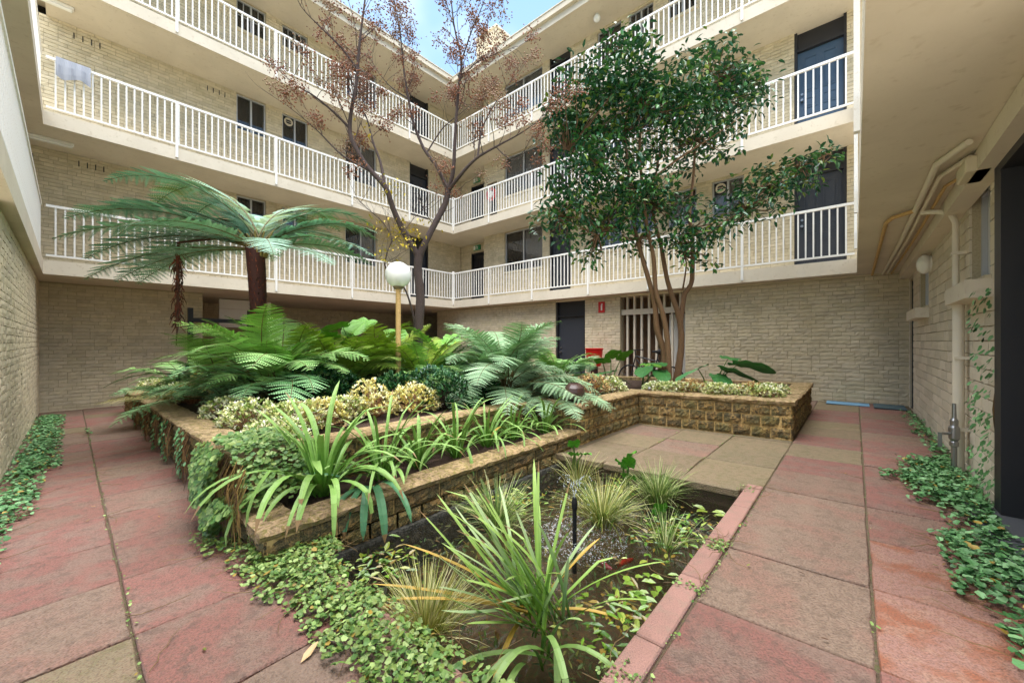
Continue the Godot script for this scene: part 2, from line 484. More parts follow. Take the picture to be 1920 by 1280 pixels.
func door(parent: Node, F: Dictionary, s0: float, s1: float, y0: float, top: float, leaf_mat: Material, frame_mat: Material, hinge := 1.0, panels := true) -> void:
	# black jambs to the soffit, a transom panel, a panelled leaf with knob and lock
	var g := Geo.new()
	var w := .05
	g.fbox(F, s0, s0 + w, y0, top, -.2, -.03); g.fbox(F, s1 - w, s1, y0, top, -.2, -.03)
	g.fbox(F, s0 + w, s1 - w, y0 + 2.06, y0 + 2.11, -.2, -.035)
	g.fbox(F, s0 + w, s1 - w, y0, y0 + .03, -.2, -.02)
	var d := obj("door_frame", g, frame_mat, parent)
	if top - y0 - 2.11 > .05:
		var tr := Geo.new()
		tr.fbox(F, s0 + w, s1 - w, y0 + 2.11, top, -.15, -.11)
		obj("transom_panel", tr, frame_mat, d)
	var lf := Geo.new()
	lf.fbox(F, s0 + w, s1 - w, y0 + .03, y0 + 2.06, -.17, -.12)
	var a := s0 + w
	var b := s1 - w
	var leaf := obj("door_leaf", lf, leaf_mat, d)
	if panels:
		var xs := [a + .1, a + (b - a) * .5 - .04, a + (b - a) * .5 + .04, b - .1]
		for k in 2:
			for yy in [[.18, .7], [.82, 1.05], [1.17, 1.92]]:
				var pn := Geo.new()
				var q0: float = xs[k * 2]
				var q1: float = xs[k * 2 + 1]
				var ya: float = y0 + yy[0]
				var yb: float = y0 + yy[1]
				for e in [[q0, q1, ya, ya + .025], [q0, q1, yb - .025, yb], [q0, q0 + .025, ya + .025, yb - .025], [q1 - .025, q1, ya + .025, yb - .025]]:
					pn.fbox(F, e[0], e[1], e[2], e[3], -.12, -.106)
				pn.fbox(F, q0 + .05, q1 - .05, ya + .05, yb - .05, -.12, -.11)
				obj("panel", pn, leaf_mat, d)
	var kx := b - .08 if hinge > 0 else a + .08
	var kn := Geo.new()
	kn.rod(pt(F, kx, y0 + 1.0, -.12), pt(F, kx, y0 + 1.0, -.05), .028, 10)
	kn.rod(pt(F, kx, y0 + 1.14, -.12), pt(F, kx, y0 + 1.14, -.095), .026, 10)
	obj("door_knob", kn, M.steel, d)

func railing(parent: Node, F: Dictionary, s0: float, s1: float, fl: float, posts: Array) -> void:
	# F.n points into the court; the rail line sits just inside the slab edge
	var n0 := -.035
	var top := Geo.new()
	top.fbox(F, s0, s1, fl + .985, fl + 1.03, n0 - .022, n0 + .022)
	var r := obj("railing", top, M.white, parent)
	var bot := Geo.new()
	bot.fbox(F, s0, s1, fl + .075, fl + .11, n0 - .015, n0 + .015)
	obj("bottom_rail", bot, M.white, r)
	var pm := BoxMesh.new()
	pm.size = Vector3(.045, 1.2, .03)
	for p in posts:
		inst("post", pm, M.white, r, Transform3D(Basis(Vector3.UP.cross(F.n), Vector3.UP, F.n), pt(F, p, fl + .385, n0 + .055)))
	var bm := BoxMesh.new()
	bm.size = Vector3(.024, .876, .02)
	var cnt := int(round((s1 - s0) / .118))
	for i in range(1, cnt):
		var s := lerpf(s0, s1, float(i) / cnt)
		inst("baluster", bm, M.white, r, Transform3D(Basis(Vector3.UP.cross(F.n), Vector3.UP, F.n), pt(F, s, fl + .548, n0)))

func slab(parent: Node, u0: float, u1: float, v0: float, v1: float, y: float) -> void:
	var g := Geo.new()
	g.box(P(u0, v0, y), P(u1, v1, y + SLAB))
	obj("balcony_slab", g, M.render, parent)

func slits(parent: Node, F: Dictionary, s0: float, s1: float, y0: float, y1: float) -> void:
	for i in 4:
		var s := lerpf(s0, s1, i / 3.0)
		var g := Geo.new()
		g.fbox(F, s - .008, s + .008, y0, y1, -.01, .016)
		obj("weep_slot", g, M.door_black, parent)

func build_wings() -> void:
	var dark2 := [M.window_dark, M.window_dark]
	# far left wing
	var A := Node3D.new()
	A.name = numbered("apartment_wing"); add_child(A)
	tag(A, "beige brick apartment wing behind the tree fern with three white-railed balconies", "building", "wings round the courtyard")
	var FA := frame(P(0, VW, 0), Vector3(1, 0, 0), Vector3(0, 0, 1))
	for k in 3:
		var fl: float = LV[k] + SLAB
		var top: float = LV[k + 1] if k < 2 else EAVE
		var hs := [[2.96, 3.66, fl + 1.5, top - .02], [4.08, 4.78, fl + 1.62, top - .06], [5.95, 7.05, fl + 1.1, top - .06], [8.4, 9.25, fl, top]]
		brick_wall(A, FA, -1.6, 10.9, fl, top, hs, 0)
		window(A, FA, 2.96, 3.66, fl + 1.5, top - .02, [M.window_dark, M.window_dark], 0, k == 2)
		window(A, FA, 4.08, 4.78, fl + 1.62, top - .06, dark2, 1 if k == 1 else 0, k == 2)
		window(A, FA, 5.95, 7.05, fl + 1.1, top - .06, [M.window_dark, M.curtain_pale])
		door(A, FA, 8.4, 9.25, fl, top, M.door_dark, M.door_black)
		slab(A, -.33, U0, V0, VW + .22, LV[k])
		var FR := frame(P(0, V0, 0), Vector3(1, 0, 0), Vector3(0, 0, 1))
		railing(A, FR, -.3, U0 - .02, fl, [1.54, 3.49, 5.5, 7.47])
	slits(A, FA, .05, .43, 7.6, 7.72); slits(A, FA, 2.33, 2.7, 7.6, 7.72); slits(A, FA, .12, .49, 4.9, 5.02)
	# ground storey of that wing: brick, then an open dark undercroft
	var FAg := frame(P(0, 12.6, 0), Vector3(1, 0, 0), Vector3(0, 0, 1))
	brick_wall(A, FAg, -.43, 2.25, -.36, 2.39, [], 300, .26, .078, .007, .5, true)
	var FAb := frame(P(0, 15.6, 0), Vector3(1, 0, 0), Vector3(0, 0, 1))
	brick_wall(A, FAb, 1.5, 13.4, -.5, 2.39, [], 0, .26, .078, .007)
	var ug := Geo.new()
	ug.box(P(2.05, 12.82, -.7), P(2.25, 15.4, 2.39))
	ug.box(P(1.5, 12.72, 2.4), P(13.4, 15.8, 2.62))
	ug.box(P(13.2, 12.82, -.7), P(13.4, 15.4, 2.39))
	obj("undercroft", ug, M.render, A)
	# far right wing
	var B := Node3D.new()
	B.name = numbered("apartment_wing"); add_child(B)
	tag(B, "beige brick apartment wing behind the glossy evergreen tree with dark doors on its balconies", "building", "wings round the courtyard")
	var FB := frame(P(UW, 0, 0), Vector3(0, 0, -1), Vector3(-1, 0, 0))
	for k in 3:
		var fl: float = LV[k] + SLAB
		var top: float = LV[k + 1] if k < 2 else EAVE
		var hs := [[.12, .99, fl, top], [1.95, 2.64, fl + 1.5, top - .06], [3.0, 3.7, fl + 1.5, top - .06], [4.1, 4.8, fl + 1.5, top - .06], [5.03, 5.8, fl + 1.2, top - .06], [6.74, 7.56, fl, top], [7.85, 9.57, fl + 1.02, top - .04]]
		if k == 1: hs.append([9.95, 10.45, fl + .5, fl + 1.7])
		brick_wall(B, FB, -1.5, 10.62, fl, top, hs, 0)
		door(B, FB, .12, .99, fl, top, M.door_lit if k == 1 else M.door_dark, M.door_black)
		window(B, FB, 1.95, 2.64, fl + 1.5, top - .06, [M.curtain_pale, M.curtain_pale], 2 if k == 0 else 0, k == 2)
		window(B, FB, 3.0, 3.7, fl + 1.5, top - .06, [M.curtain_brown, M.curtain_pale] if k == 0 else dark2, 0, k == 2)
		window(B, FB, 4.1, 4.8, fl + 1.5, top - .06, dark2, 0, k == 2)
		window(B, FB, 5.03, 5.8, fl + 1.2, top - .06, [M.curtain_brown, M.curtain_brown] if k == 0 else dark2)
		door(B, FB, 6.74, 7.56, fl, top, M.door_dark, M.door_black)
		window(B, FB, 7.85, 9.57, fl + 1.02, top - .04, [M.curtain_pale, M.window_dark] if k == 0 else [M.curtain_pale, M.curtain_pale])
		# recessed lobby in the corner
		var FC := frame(P(10.95, 0, 0), Vector3(0, 0, -1), Vector3(-1, 0, 0))
		brick_wall(B, FC, 10.42, 12.72, fl, top, [[11.15, 11.9, fl, fl + 2.12]], 0)
		door(B, FC, 11.15, 11.9, fl, fl + 2.12, M.door_black, M.door_black)
		var cheek := Geo.new()
		cheek.box(P(UW + .2, 10.42, fl), P(10.95, 10.61, top))
		obj("lobby_cheek", cheek, M.render, B)
		slab(B, U0, 11.2, -1.5, VW + .22, LV[k])
		var FR := frame(P(U0, 0, 0), Vector3(0, 0, -1), Vector3(-1, 0, 0))
		railing(B, FR, 0.0, V0 - .02, fl, [1.78, 3.8, 5.47, 7.43, 9.29])
		var cp := Geo.new()
		cp.box(P(U0 - .035, V0 - .035, fl - .15), P(U0 + .05, V0 + .05, fl + 1.06))
		cp.lathe(P(U0 + .007, V0 + .007, fl + 1.06), [[.04, 0], [.035, .02], [.0, .035]], 10)
		obj("corner_post", cp, M.white, B)
	# niche of the hose reel on the middle balcony
	var ng := Geo.new()
	ng.fbox(FB, 9.95, 10.45, LV[1] + SLAB + .5, LV[1] + SLAB + 1.7, -.21, -.2)
	obj("reel_niche", ng, M.door_black, B)
	# ground storey
	var FBg := frame(P(9.75, 0, 0), Vector3(0, 0, -1), Vector3(-1, 0, 0))
	brick_wall(B, FBg, -.72, 3.05, -.07, 2.36, [], 300, .26, .078, .007, .9, true)
	brick_wall(B, FBg, 4.72, 5.8, -.16, 2.36, [], 120, .26, .078, .007, 5.3, true)
	brick_wall(B, FBg, 6.82, 12.6, -.32, 2.36, [], 0, .26, .078, .007, 5.3, true)
	door(B, FBg, 5.8, 6.82, -.17, 2.36, M.door_dark, M.door_black, 1.0, false)
	var lg := Geo.new()
	lg.fbox(FBg, -.72, 13.0, 2.34, 2.39, -1.4, -.02)
	obj("soffit_batten", lg, M.soffit, B)
	# slatted screen in the ground storey bay
	var bay := Geo.new()
	bay.fbox(FBg, 3.05, 4.72, -.3, 2.36, -.75, -.6)
	bay.fbox(FBg, 3.05, 3.09, -.3, 2.36, -.6, -.23); bay.fbox(FBg, 4.68, 4.72, -.3, 2.36, -.6, -.23)
	obj("bay_lining", bay, M.brushwood, B)
	var scr := Geo.new()
	scr.fbox(FBg, 3.06, 4.71, 1.86, 2.0, -.1, -.06)
	var so := obj("slat_screen", scr, M.render, B)
	for i in 8:
		var s := 3.2 + i * .195
		var q := Geo.new()
		q.fbox(FBg, s - .025, s + .025, -.1, 2.34, -.16, -.1)
		obj("slat", q, M.render, so)
	var wd := Geo.new()
	wd.fbox(FBg, 3.12, 3.55, -.08, 1.84, -.4, -.36)
	obj("white_panel", wd, M.white, so)
	# near left wing (its wall runs beside the left path)
	var C := Node3D.new()
	C.name = numbered("apartment_wing"); add_child(C)
	tag(C, "beige brick apartment wing whose ground wall stands along the ivy-edged left path", "building", "wings round the courtyard")
	var FC2 := frame(P(-.43, 0, 0), Vector3(0, 0, -1), Vector3(1, 0, 0))
	brick_wall(C, FC2, 5.6, 12.6, -.34, 2.39, [[8.18, 8.28, .25, .72]], 300, .27, .082, .01, 8.2, true)
	var vp := Geo.new()
	vp.fbox(FC2, 8.18, 8.28, .25, .72, -.05, -.02)
	obj("vent_panel", vp, M.pipe_grey, C)
	for k in 2:
		var fl: float = LV[k] + SLAB
		var top: float = LV[1] if k == 0 else fl + .3
		var wg := Geo.new()
		wg.box(P(-1.82, 4.0, fl), P(-1.62, 12.5, top))
		obj("upper_wall", wg, M.brick, C)
		slab(C, -1.82, -.33, -1.5, VW + .22, LV[k])
		railing(C, frame(P(-.33, 0, 0), Vector3(0, 0, -1), Vector3(1, 0, 0)), -1.0, V0 - .02, fl, [])
	var ed := Geo.new()
	ed.fbox(FA, -1.45, -.5, LV[0] + SLAB, LV[0] + SLAB + 2.3, .004, .03)
	obj("dark_door", ed, M.door_black, C)
	# near right wing (painted wall beside the right path)
	var D := Node3D.new()
	D.name = numbered("apartment_wing"); add_child(D)
	tag(D, "painted block apartment wing with pipes under its deep soffit beside the right path", "building", "wings round the courtyard")
	var FD := frame(P(0, -.72, 0), Vector3(1, 0, 0), Vector3(0, 0, -1))
	var dh := [[4.3, 4.95, 1.62, 2.36], [7.35, 8.3, 1.6, 2.36], [9.1, 9.7, -.1, 2.2], [2.3, 3.88, -.1, 2.36]]
	brick_wall(D, FD, 2.2, 9.75, .0, 2.36, dh, 300, .39, .105, .003, 6.0, true, M.render)
	for w in [[4.3, 4.95], [7.35, 8.3]]:
		window(D, FD, w[0], w[1], 1.62, 2.36, [M.curtain_pale, M.curtain_pale])
		var sg := Geo.new()
		sg.fbox(FD, w[0] - .08, w[1] + .08, 1.46, 1.59, -.05, .13)
		obj("concrete_sill", sg, M.render, D)
	door(D, FD, 9.1, 9.7, 0.0, 2.2, M.door_dark, M.door_black, -1.0, false)
	# black doorway close by
	var bd := Geo.new()
	bd.fbox(FD, 3.76, 3.9, .02, 2.36, -.1, .05); bd.fbox(FD, 2.3, 2.42, .02, 2.36, -.1, .05)
	bd.fbox(FD, 2.42, 3.76, 2.2, 2.36, -.1, .05)
	var bf := obj("door_frame", bd, M.door_black, D)
	var bl := Geo.new()
	bl.fbox(FD, 2.42, 3.76, .1, 2.2, -.09, -.04)
	obj("door_leaf", bl, M.door_black, bf)
	var bs := Geo.new()
	bs.fbox(FD, 2.2, 3.95, -.1, .09, -.1, .17)
	obj("door_step", bs, M.slate, bf)
	for k in 2:
		var fl: float = LV[k] + SLAB
		var top: float = LV[1] if k == 0 else fl + .3
		slab(D, -.33, U0, -1.5, -.03, LV[k])
		railing(D, frame(P(0, -.03, 0), Vector3(1, 0, 0), Vector3(0, 0, -1)), -.3, U0 - .02, fl, [1.2, 3.2, 5.2, 7.2])
	for q in [[-.35, -1.2], [-1.5, -1.2], [-1.5, 2.6]]:
		var cg := Geo.new()
		cg.box(P(q[0] - .1, q[1] - .1, -.2), P(q[0] + .1, q[1] + .1, 2.39))
		obj("column", cg, M.render, D)
	var bh := Geo.new()
	bh.fbox(FD, 2.2, 9.7, 2.25, 2.385, .004, .13)
	obj("bulkhead", bh, M.render, D)
	# roof over the two tall wings, one thing
	var R := Node3D.new()
	R.name = "flat_roof"; add_child(R)
	tag(R, "flat roof with cream eaves and gutter round the courtyard, open to the sky", "roof")
	var rects := [[-1.8, 14.0, V0, 16.0], [U0, 14.0, -1.5, V0]]
	for q in rects:
		var g := Geo.new()
		g.box(P(q[0], q[2], EAVE), P(q[1], q[3], EAVE + .28))
		obj("eave", g, M.render, R)
	var gl := [[-1.8, U0, V0 - .1, V0 + .02], [U0 - .1, U0 + .02, -1.5, V0 - .1]]
	for q in gl:
		var g := Geo.new()
		g.box(P(q[0], q[2], EAVE + .2), P(q[1], q[3], EAVE + .36))
		g.box(P(q[0] - .02, q[2] - .02, EAVE + .36), P(q[1] + .02, q[3] + .02, EAVE + .39))
		obj("gutter", g, M.render, R)
	# tower above the roof
	var T := Geo.new()
	T.box(P(12.3, 11.75, EAVE + .2), P(13.5, 13.0, 14.9))
	var tw := Geo.new()
	tw.box(P(12.26, 11.71, 14.9), P(13.54, 13.04, 15.0))
	var to := obj("roof_tower", T, M.brick)
	obj("coping", tw, M.render, to)
	tag(to, "square beige brick tower standing on the roof against the sky", "chimney")
	# outer walls behind everything so that light enters the court from above only
	var ow := Geo.new()
	ow.box(P(-1.8, 15.8, -1), P(14, 16.0, EAVE)); ow.box(P(13.8, -1.5, -1), P(14, 15.8, EAVE))
	ow.box(P(-1.82, 12.72, -1), P(-1.62, 15.8, EAVE)); ow.box(P(UW, -1.72, -1), P(13.8, -1.52, EAVE))
	obj("outer_wall", ow, M.render, R)

# ---------- ground, paving, planter, pond ----------
const WATER := -0.19
func tilt_at(p: Vector3) -> Transform3D: return Transform3D(Basis(Vector3.RIGHT, -atan(SLOPE)), p)

func build_ground() -> void:
	var g := Geo.new()
	g.quad(Vector3(-150, -.95, -150), Vector3(150, -.95, -150), Vector3(150, -.95, 150), Vector3(-150, -.95, 150), Vector3.UP)
	structure(obj("ground", g, M.grass))
	var b := Geo.new()
	for q in [[-.43, .8, -.72, 12.6], [.8, 9.75, -.72, .6], [3.52, 5.8, .6, 2.6], [8.0, 9.75, .6, 12.6], [.8, 8.0, 10.9, 12.6], [1.5, 13.4, 12.6, 15.6]]:
		b.hexa([gp(q[0], q[2], -.3), gp(q[1], q[2], -.3), gp(q[1], q[3], -.3), gp(q[0], q[3], -.3), gp(q[0], q[2], -.012), gp(q[1], q[2], -.012), gp(q[1], q[3], -.012), gp(q[0], q[3], -.012)])
	var bo := obj("path", b, M.bedding)
	var fc := Geo.new()
	fc.box(Vector3(-14, -.3, -5.6), Vector3(-.44, -.03, 12)); fc.box(Vector3(-.44, -.3, .73), Vector3(14, -.03, 12))
	structure(obj("bounce_pavement", fc, M.render))  # unseen pale slab added behind the camera to bounce light into the court
	structure(bo)
	# pavers
	var cells := []
	for i in range(-4, 18):        # left path, two columns
		var v0 := 2.22 + i * .6
		if v0 < -.1: continue
		for k in 2:
			var m := 0
			var r := rng.randf()
			if r < .35: m = 1
			elif r < .43: m = 2
			cells.append([-.43 + k * .6, .17 + k * .6, v0, minf(v0 + .6, 12.59), m])
	for i in range(-3, 14):        # right path, two columns
		var ua := 1.87 + i * .6
		if ua > 9.7: continue
		for k in 2:
			var m := 1 if rng.randf() < .6 else 0
			if k == 0 and (i == 0 or i == 1): m = 3
			if k == 1 and i > 4 and rng.randf() < .6: m = 2
			if k == 0 and i > 1: m = 0 if rng.randf() < .7 else 1
			if ua + .6 > .8: cells.append([maxf(ua, .8), minf(ua + .6, 9.74), -.66 + k * .6, -.06 + k * .6, m])
	for i in 4:                    # terrace between pond and planter
		var ua := 3.67 + i * .6
		for k in 3: cells.append([3.54 if i == 0 else ua, minf(ua + .6, 5.58), .54 + k * .6, minf(1.14 + k * .6, 2.4), 2 if rng.randf() < .8 else 1])
	for i in 20:                   # behind the planter
		for k in 2:
			cells.append([8.23 + k * .76, 8.23 + k * .76 + .75, .54 + i * .6, 1.14 + i * .6, 1 if rng.randf() < .5 else 0])
	for i in 12:
		for k in 2: cells.append([.77 + i * .61, .77 + i * .61 + .61, 11.15 + k * .7, 11.85 + k * .7, 0])
	for c in cells:
		var l: float = c[1] - c[0] - .008
		var w: float = c[3] - c[2] - .008
		if l < .05 or w < .05: continue
		var pg := Geo.new()
		var tone := rf(.86, 1.08)
		var sft := Vector3(rf(0, 9), 0, rf(0, 9))
		worn_slab(pg, sft, l, w, Color(tone, tone * rf(.97, 1.02), tone * rf(.96, 1.02)))
		var xf := tilt_at(gp((c[0] + c[1]) * .5, (c[2] + c[3]) * .5, rf(-.004, .002)))
		xf.basis = xf.basis * Basis.from_euler(Vector3(rf(-.004, .004), rf(-.004, .004), rf(-.004, .004)))
		xf.origin -= xf.basis * sft
		inst("paver", pg.mesh(), M.pave[c[4]], bo, xf)

func worn_slab(g: Geo, o: Vector3, l: float, w: float, col: Color) -> void:
	# slab with chipped, slightly uneven edges; top at o.y
	var per := []
	var c := [Vector2(-l, -w) * .5, Vector2(l, -w) * .5, Vector2(l, w) * .5, Vector2(-l, w) * .5]
	for k in 4:
		var a: Vector2 = c[k]
		var b: Vector2 = c[(k + 1) % 4]
		var n := maxi(2, int((b - a).length() / .085))
		for i in n: per.append(a.lerp(b, float(i) / n))
	var top := []
	var rim := []
	for i in per.size():
		var p: Vector2 = per[i]
		var chip := rf(.0, .002) if rng.randf() < .9 else rf(.003, .009)
		var q := p - p.normalized() * chip
		var t := p - p.normalized() * (chip + .005)
		rim.append(o + Vector3(q.x, -.005 - chip * .3, q.y)); top.append(o + Vector3(t.x, 0, t.y))
	for i in per.size():
		var j := (i + 1) % per.size()
		g.tri(o, top[i], top[j], Vector3.UP, col)
		var out: Vector3 = (rim[i] + rim[j]) * .5 - o
		g.quad(top[i], top[j], rim[j], rim[i], out * .5 + Vector3.UP * .2, col)
		g.quad(rim[i], rim[j], rim[j] - Vector3(0, .03, 0), rim[i] - Vector3(0, .03, 0), out, col)

func rough_block(l: float, h: float, k: int) -> ArrayMesh:
	var key := "block_%.3f_%.3f_%d" % [l, h, k]
	if brick_meshes.has(key): return brick_meshes[key]
	var r := RandomNumberGenerator.new()
	r.seed = hash(key)
	var g := Geo.new()
	var nx := 6
	var ny := 4
	var tone := r.randf_range(.75, 1.15)
	var col := Color(tone, tone * r.randf_range(.94, 1.02), tone * r.randf_range(.85, 1.05))
	var grid := []
	for j in ny + 1:
		var row := []
		for i in nx + 1:
			var e := i == 0 or i == nx or j == 0 or j == ny
			row.append(Vector3(-l * .5 + l * i / nx + (0.0 if i == 0 or i == nx else r.randf_range(-.006, .006)), -h * .5 + h * j / ny + (0.0 if j == 0 or j == ny else r.randf_range(-.005, .005)), (r.randf_range(-.004, .002) if e else r.randf_range(.004, .02))))
		grid.append(row)
	for j in ny:
		for i in nx: g.quad(grid[j][i], grid[j][i + 1], grid[j + 1][i + 1], grid[j + 1][i], Vector3(0, 0, 1), col)
	var b := -.09
	for e in [0, ny]:
		for i in nx: g.quad(grid[e][i], grid[e][i + 1], Vector3(grid[e][i + 1].x, grid[e][i + 1].y, b), Vector3(grid[e][i].x, grid[e][i].y, b), Vector3(0, -1 if e == 0 else 1, 0), col)
	for e in [0, nx]:
		for j in ny: g.quad(grid[j][e], grid[j + 1][e], Vector3(grid[j + 1][e].x, grid[j + 1][e].y, b), Vector3(grid[j][e].x, grid[j][e].y, b), Vector3(-1 if e == 0 else 1, 0, 0), col)
	var m := g.mesh()
	brick_meshes[key] = m
	return m

func cap_stone(parent: Node, a: Vector2, b: Vector2, nn: Vector2, h: float, w: float, th: float) -> void:
	# rough-edged slab from a to b (u, v); nn points outwards; over is the overhang
	var g := Geo.new()
	var nseg := maxi(2, int((b - a).length() / .07))
	var over := .035
	var t := rf(.88, 1.08)
	var col := Color(t, t * rf(.96, 1.0), t * rf(.9, 1.0))
	var prev := []
	for i in nseg + 1:
		var p := a.lerp(b, lerpf(.004, .996, float(i) / nseg))
		var o := p + nn * (over + rf(-.01, .008))
		var ob := p + nn * (over - .02 + rf(-.008, .008))
		var q := p - nn * (w + rf(-.008, .008))
		var ring := [gp(ob.x, ob.y, h - th + rf(0, .012)), gp(o.x, o.y, h - .02 + rf(-.008, .006)), gp(o.x - nn.x * .02, o.y - nn.y * .02, h + rf(-.004, .002)), gp(q.x, q.y, h + rf(-.004, .003)), gp(q.x, q.y, h - th)]
		if i > 0:
			var nrm3 := Vector3(nn.x, 0, -nn.y)
			g.quad(prev[0], ring[0], ring[1], prev[1], nrm3, col)
			g.quad(prev[1], ring[1], ring[2], prev[2], nrm3 + Vector3.UP, col)
			g.quad(prev[2], ring[2], ring[3], prev[3], Vector3.UP, col)
			g.quad(prev[3], ring[3], ring[4], prev[4], -nrm3, col)
			g.quad(prev[4], ring[4], ring[0], prev[0], Vector3.DOWN, col)
		if i == 0 or i == nseg:
			var d3 := Vector3(b.x - a.x, 0, a.y - b.y) * (-1.0 if i == 0 else 1.0)
			for k in [1, 2, 3]: g.tri(ring[0], ring[k], ring[k + 1], d3, col)
		prev = ring
	obj("capping_stone", g, M.cap, parent)

func block_run(parent: Node, a: Vector2, b: Vector2, nn: Vector2, h0: float, courses: int, ch: float, bl: float) -> void:
	# courses of split blocks between two points; nn points outwards
	var d := (b - a).normalized()
	var L := (b - a).length()
	var core := Geo.new()
	var q := []
	for hh in [h0 - .25, h0 + courses * ch]:
		for s in [[a, -.012], [b, -.012], [b, -.18], [a, -.18]]:
			var p: Vector2 = s[0] + nn * s[1]
			q.append(gp(p.x, p.y, hh))
	core.hexa(q)
	obj("wall_core", core, M.blockmortar, parent)
	var n3 := Vector3(nn.x, 0, -nn.y)
	var dir3 := gp(b.x, b.y, 0) - gp(a.x, a.y, 0)
	dir3 = dir3.normalized()
	var x3 := Vector3.UP.cross(n3)
	if x3.dot(dir3) < 0: dir3 = -dir3
	var bas := Basis(dir3, Vector3.UP, n3)
	for j in courses:
		var s := -bl * .5 if j % 2 == 1 else 0.0
		while s < L - .01:
			var s0 := maxf(s, 0.0)
			var s1 := minf(s + bl, L)
			s += bl
			var l := s1 - s0 - .018
			if l < .03: continue
			var lq := bl - .018 if l > bl * .6 else bl * .5 - .018
			var p := a + d * (s0 + s1) * .5
			var m := rough_block(lq, ch - .017, rng.randi() % 9)
			inst("block", m, M.block, parent, Transform3D(bas.scaled_local(Vector3(l / lq, 1, 1)), gp(p.x, p.y, h0 + (j + .5) * ch)))
func cap_run(parent: Node, a: Vector2, b: Vector2, nn: Vector2, h: float, w: float, th: float, ln: float) -> void:
	var L := (b - a).length()
	var cnt := maxi(1, int(round(L / ln)))
	for i in cnt: cap_stone(parent, a.lerp(b, float(i) / cnt), a.lerp(b, float(i + 1) / cnt), nn, h, w, th)

func build_planter() -> void:
	var p := thing("raised_planter", "large raised planting bed of rough ochre blocks with sandstone capping", "planter")
	var C := [Vector2(.73, 3.07), Vector2(3.97, 3.07), Vector2(3.97, 2.42), Vector2(5.6, 2.42), Vector2(5.6, .55), Vector2(8.2, .55), Vector2(8.2, 11.1), Vector2(.73, 11.1)]
	var NN := [Vector2(0, -1), Vector2(-1, 0), Vector2(0, -1), Vector2(-1, 0), Vector2(0, -1), Vector2(1, 0), Vector2(0, 1), Vector2(-1, 0)]
	for i in 8:
		var a: Vector2 = C[i]
		var b: Vector2 = C[(i + 1) % 8]
		var bl := .4 if i == 7 or i == 6 else .207
		if i == 5 or i == 6: bl = .8
		block_run(p, a, b, NN[i], 0.0, 3, .135, bl)
	# capping: shorten where corners meet
	var ov := .035
	var w := .22
	cap_run(p, Vector2(.73 - ov, 3.07), Vector2(3.97 + w, 3.07), NN[0], .47, w, .065, .6)
	cap_run(p, Vector2(3.97, 3.07 - ov), Vector2(3.97, 2.42 - ov), NN[1], .472, w, .065, .6)
	cap_run(p, Vector2(3.97 + w, 2.42), Vector2(5.6 + w, 2.42), NN[2], .47, w, .065, .6)
	cap_run(p, Vector2(5.6, 2.42 - ov), Vector2(5.6, .55 - ov), NN[3], .472, w, .065, .62)
	cap_run(p, Vector2(5.6 + w, .55), Vector2(8.2 - w, .55), NN[4], .47, w, .065, .6)
	cap_run(p, Vector2(8.2, .55 - ov), Vector2(8.2, 11.1 + ov), NN[5], .472, w, .065, .8)
	cap_run(p, Vector2(.73 + w, 11.1), Vector2(8.2 - w, 11.1), NN[6], .47, w, .065, .8)
	cap_run(p, Vector2(.73, 11.1 + ov), Vector2(.73, 3.07 + w), NN[7], .472, w, .065, .6)
	var soil := Geo.new()
	for q in [[.9, 8.05, 3.2, 10.95], [4.15, 8.05, 2.56, 3.2], [5.78, 8.05, .7, 2.56]]:
		var nu := int((q[1] - q[0]) / .25)
		var nv := int((q[3] - q[2]) / .25)
		for i in nu:
			for j in nv:
				var u0 := lerpf(q[0], q[1], float(i) / nu)
				var u1 := lerpf(q[0], q[1], float(i + 1) / nu)
				var v0 := lerpf(q[2], q[3], float(j) / nv)
				var v1 := lerpf(q[2], q[3], float(j + 1) / nv)
				soil.quad(gp(u0, v0, sh(u0, v0)), gp(u1, v0, sh(u1, v0)), gp(u1, v1, sh(u1, v1)), gp(u0, v1, sh(u0, v1)), Vector3.UP)
	obj("soil", soil, M.mulch, p)
	var t := thing("low_trough", "low block trough of strap-leaved lilies along the pond edge", "planter")
	block_run(t, Vector2(.7, 2.42), Vector2(3.94, 2.42), Vector2(0, -1), -.115, 1, .115, .207)
	block_run(t, Vector2(.7, 2.42), Vector2(.7, 3.04), Vector2(-1, 0), 0.0, 1, .115, .3)
	block_run(t, Vector2(.7, 2.42), Vector2(3.94, 2.42), Vector2(0, -1), 0.0, 1, .115, .4)
	cap_run(t, Vector2(.7 - ov, 2.42), Vector2(3.94, 2.42), Vector2(0, -1), .175, .2, .06, .62)
	cap_run(t, Vector2(.7, 2.62), Vector2(.7, 3.03), Vector2(-1, 0), .173, .2, .06, .42)
	var ts := Geo.new()
	for i in 16:
		var u0 := lerpf(.86, 3.95, i / 16.0)
		var u1 := lerpf(.86, 3.95, (i + 1) / 16.0)
		ts.quad(gp(u0, 2.58, .13 + sin(u0 * 9.0) * .012), gp(u1, 2.58, .13 + sin(u1 * 9.0) * .012), gp(u1, 3.06, .14 + sin(u1 * 7.0) * .015), gp(u0, 3.06, .14 + sin(u0 * 7.0) * .015), Vector3.UP)
	obj("soil", ts, M.mulch, t)
func sh(u: float, v: float) -> float: return .4 + .035 * sin(u * 3.1 + v * 1.7) + .03 * sin(u * 1.3 - v * 2.6)

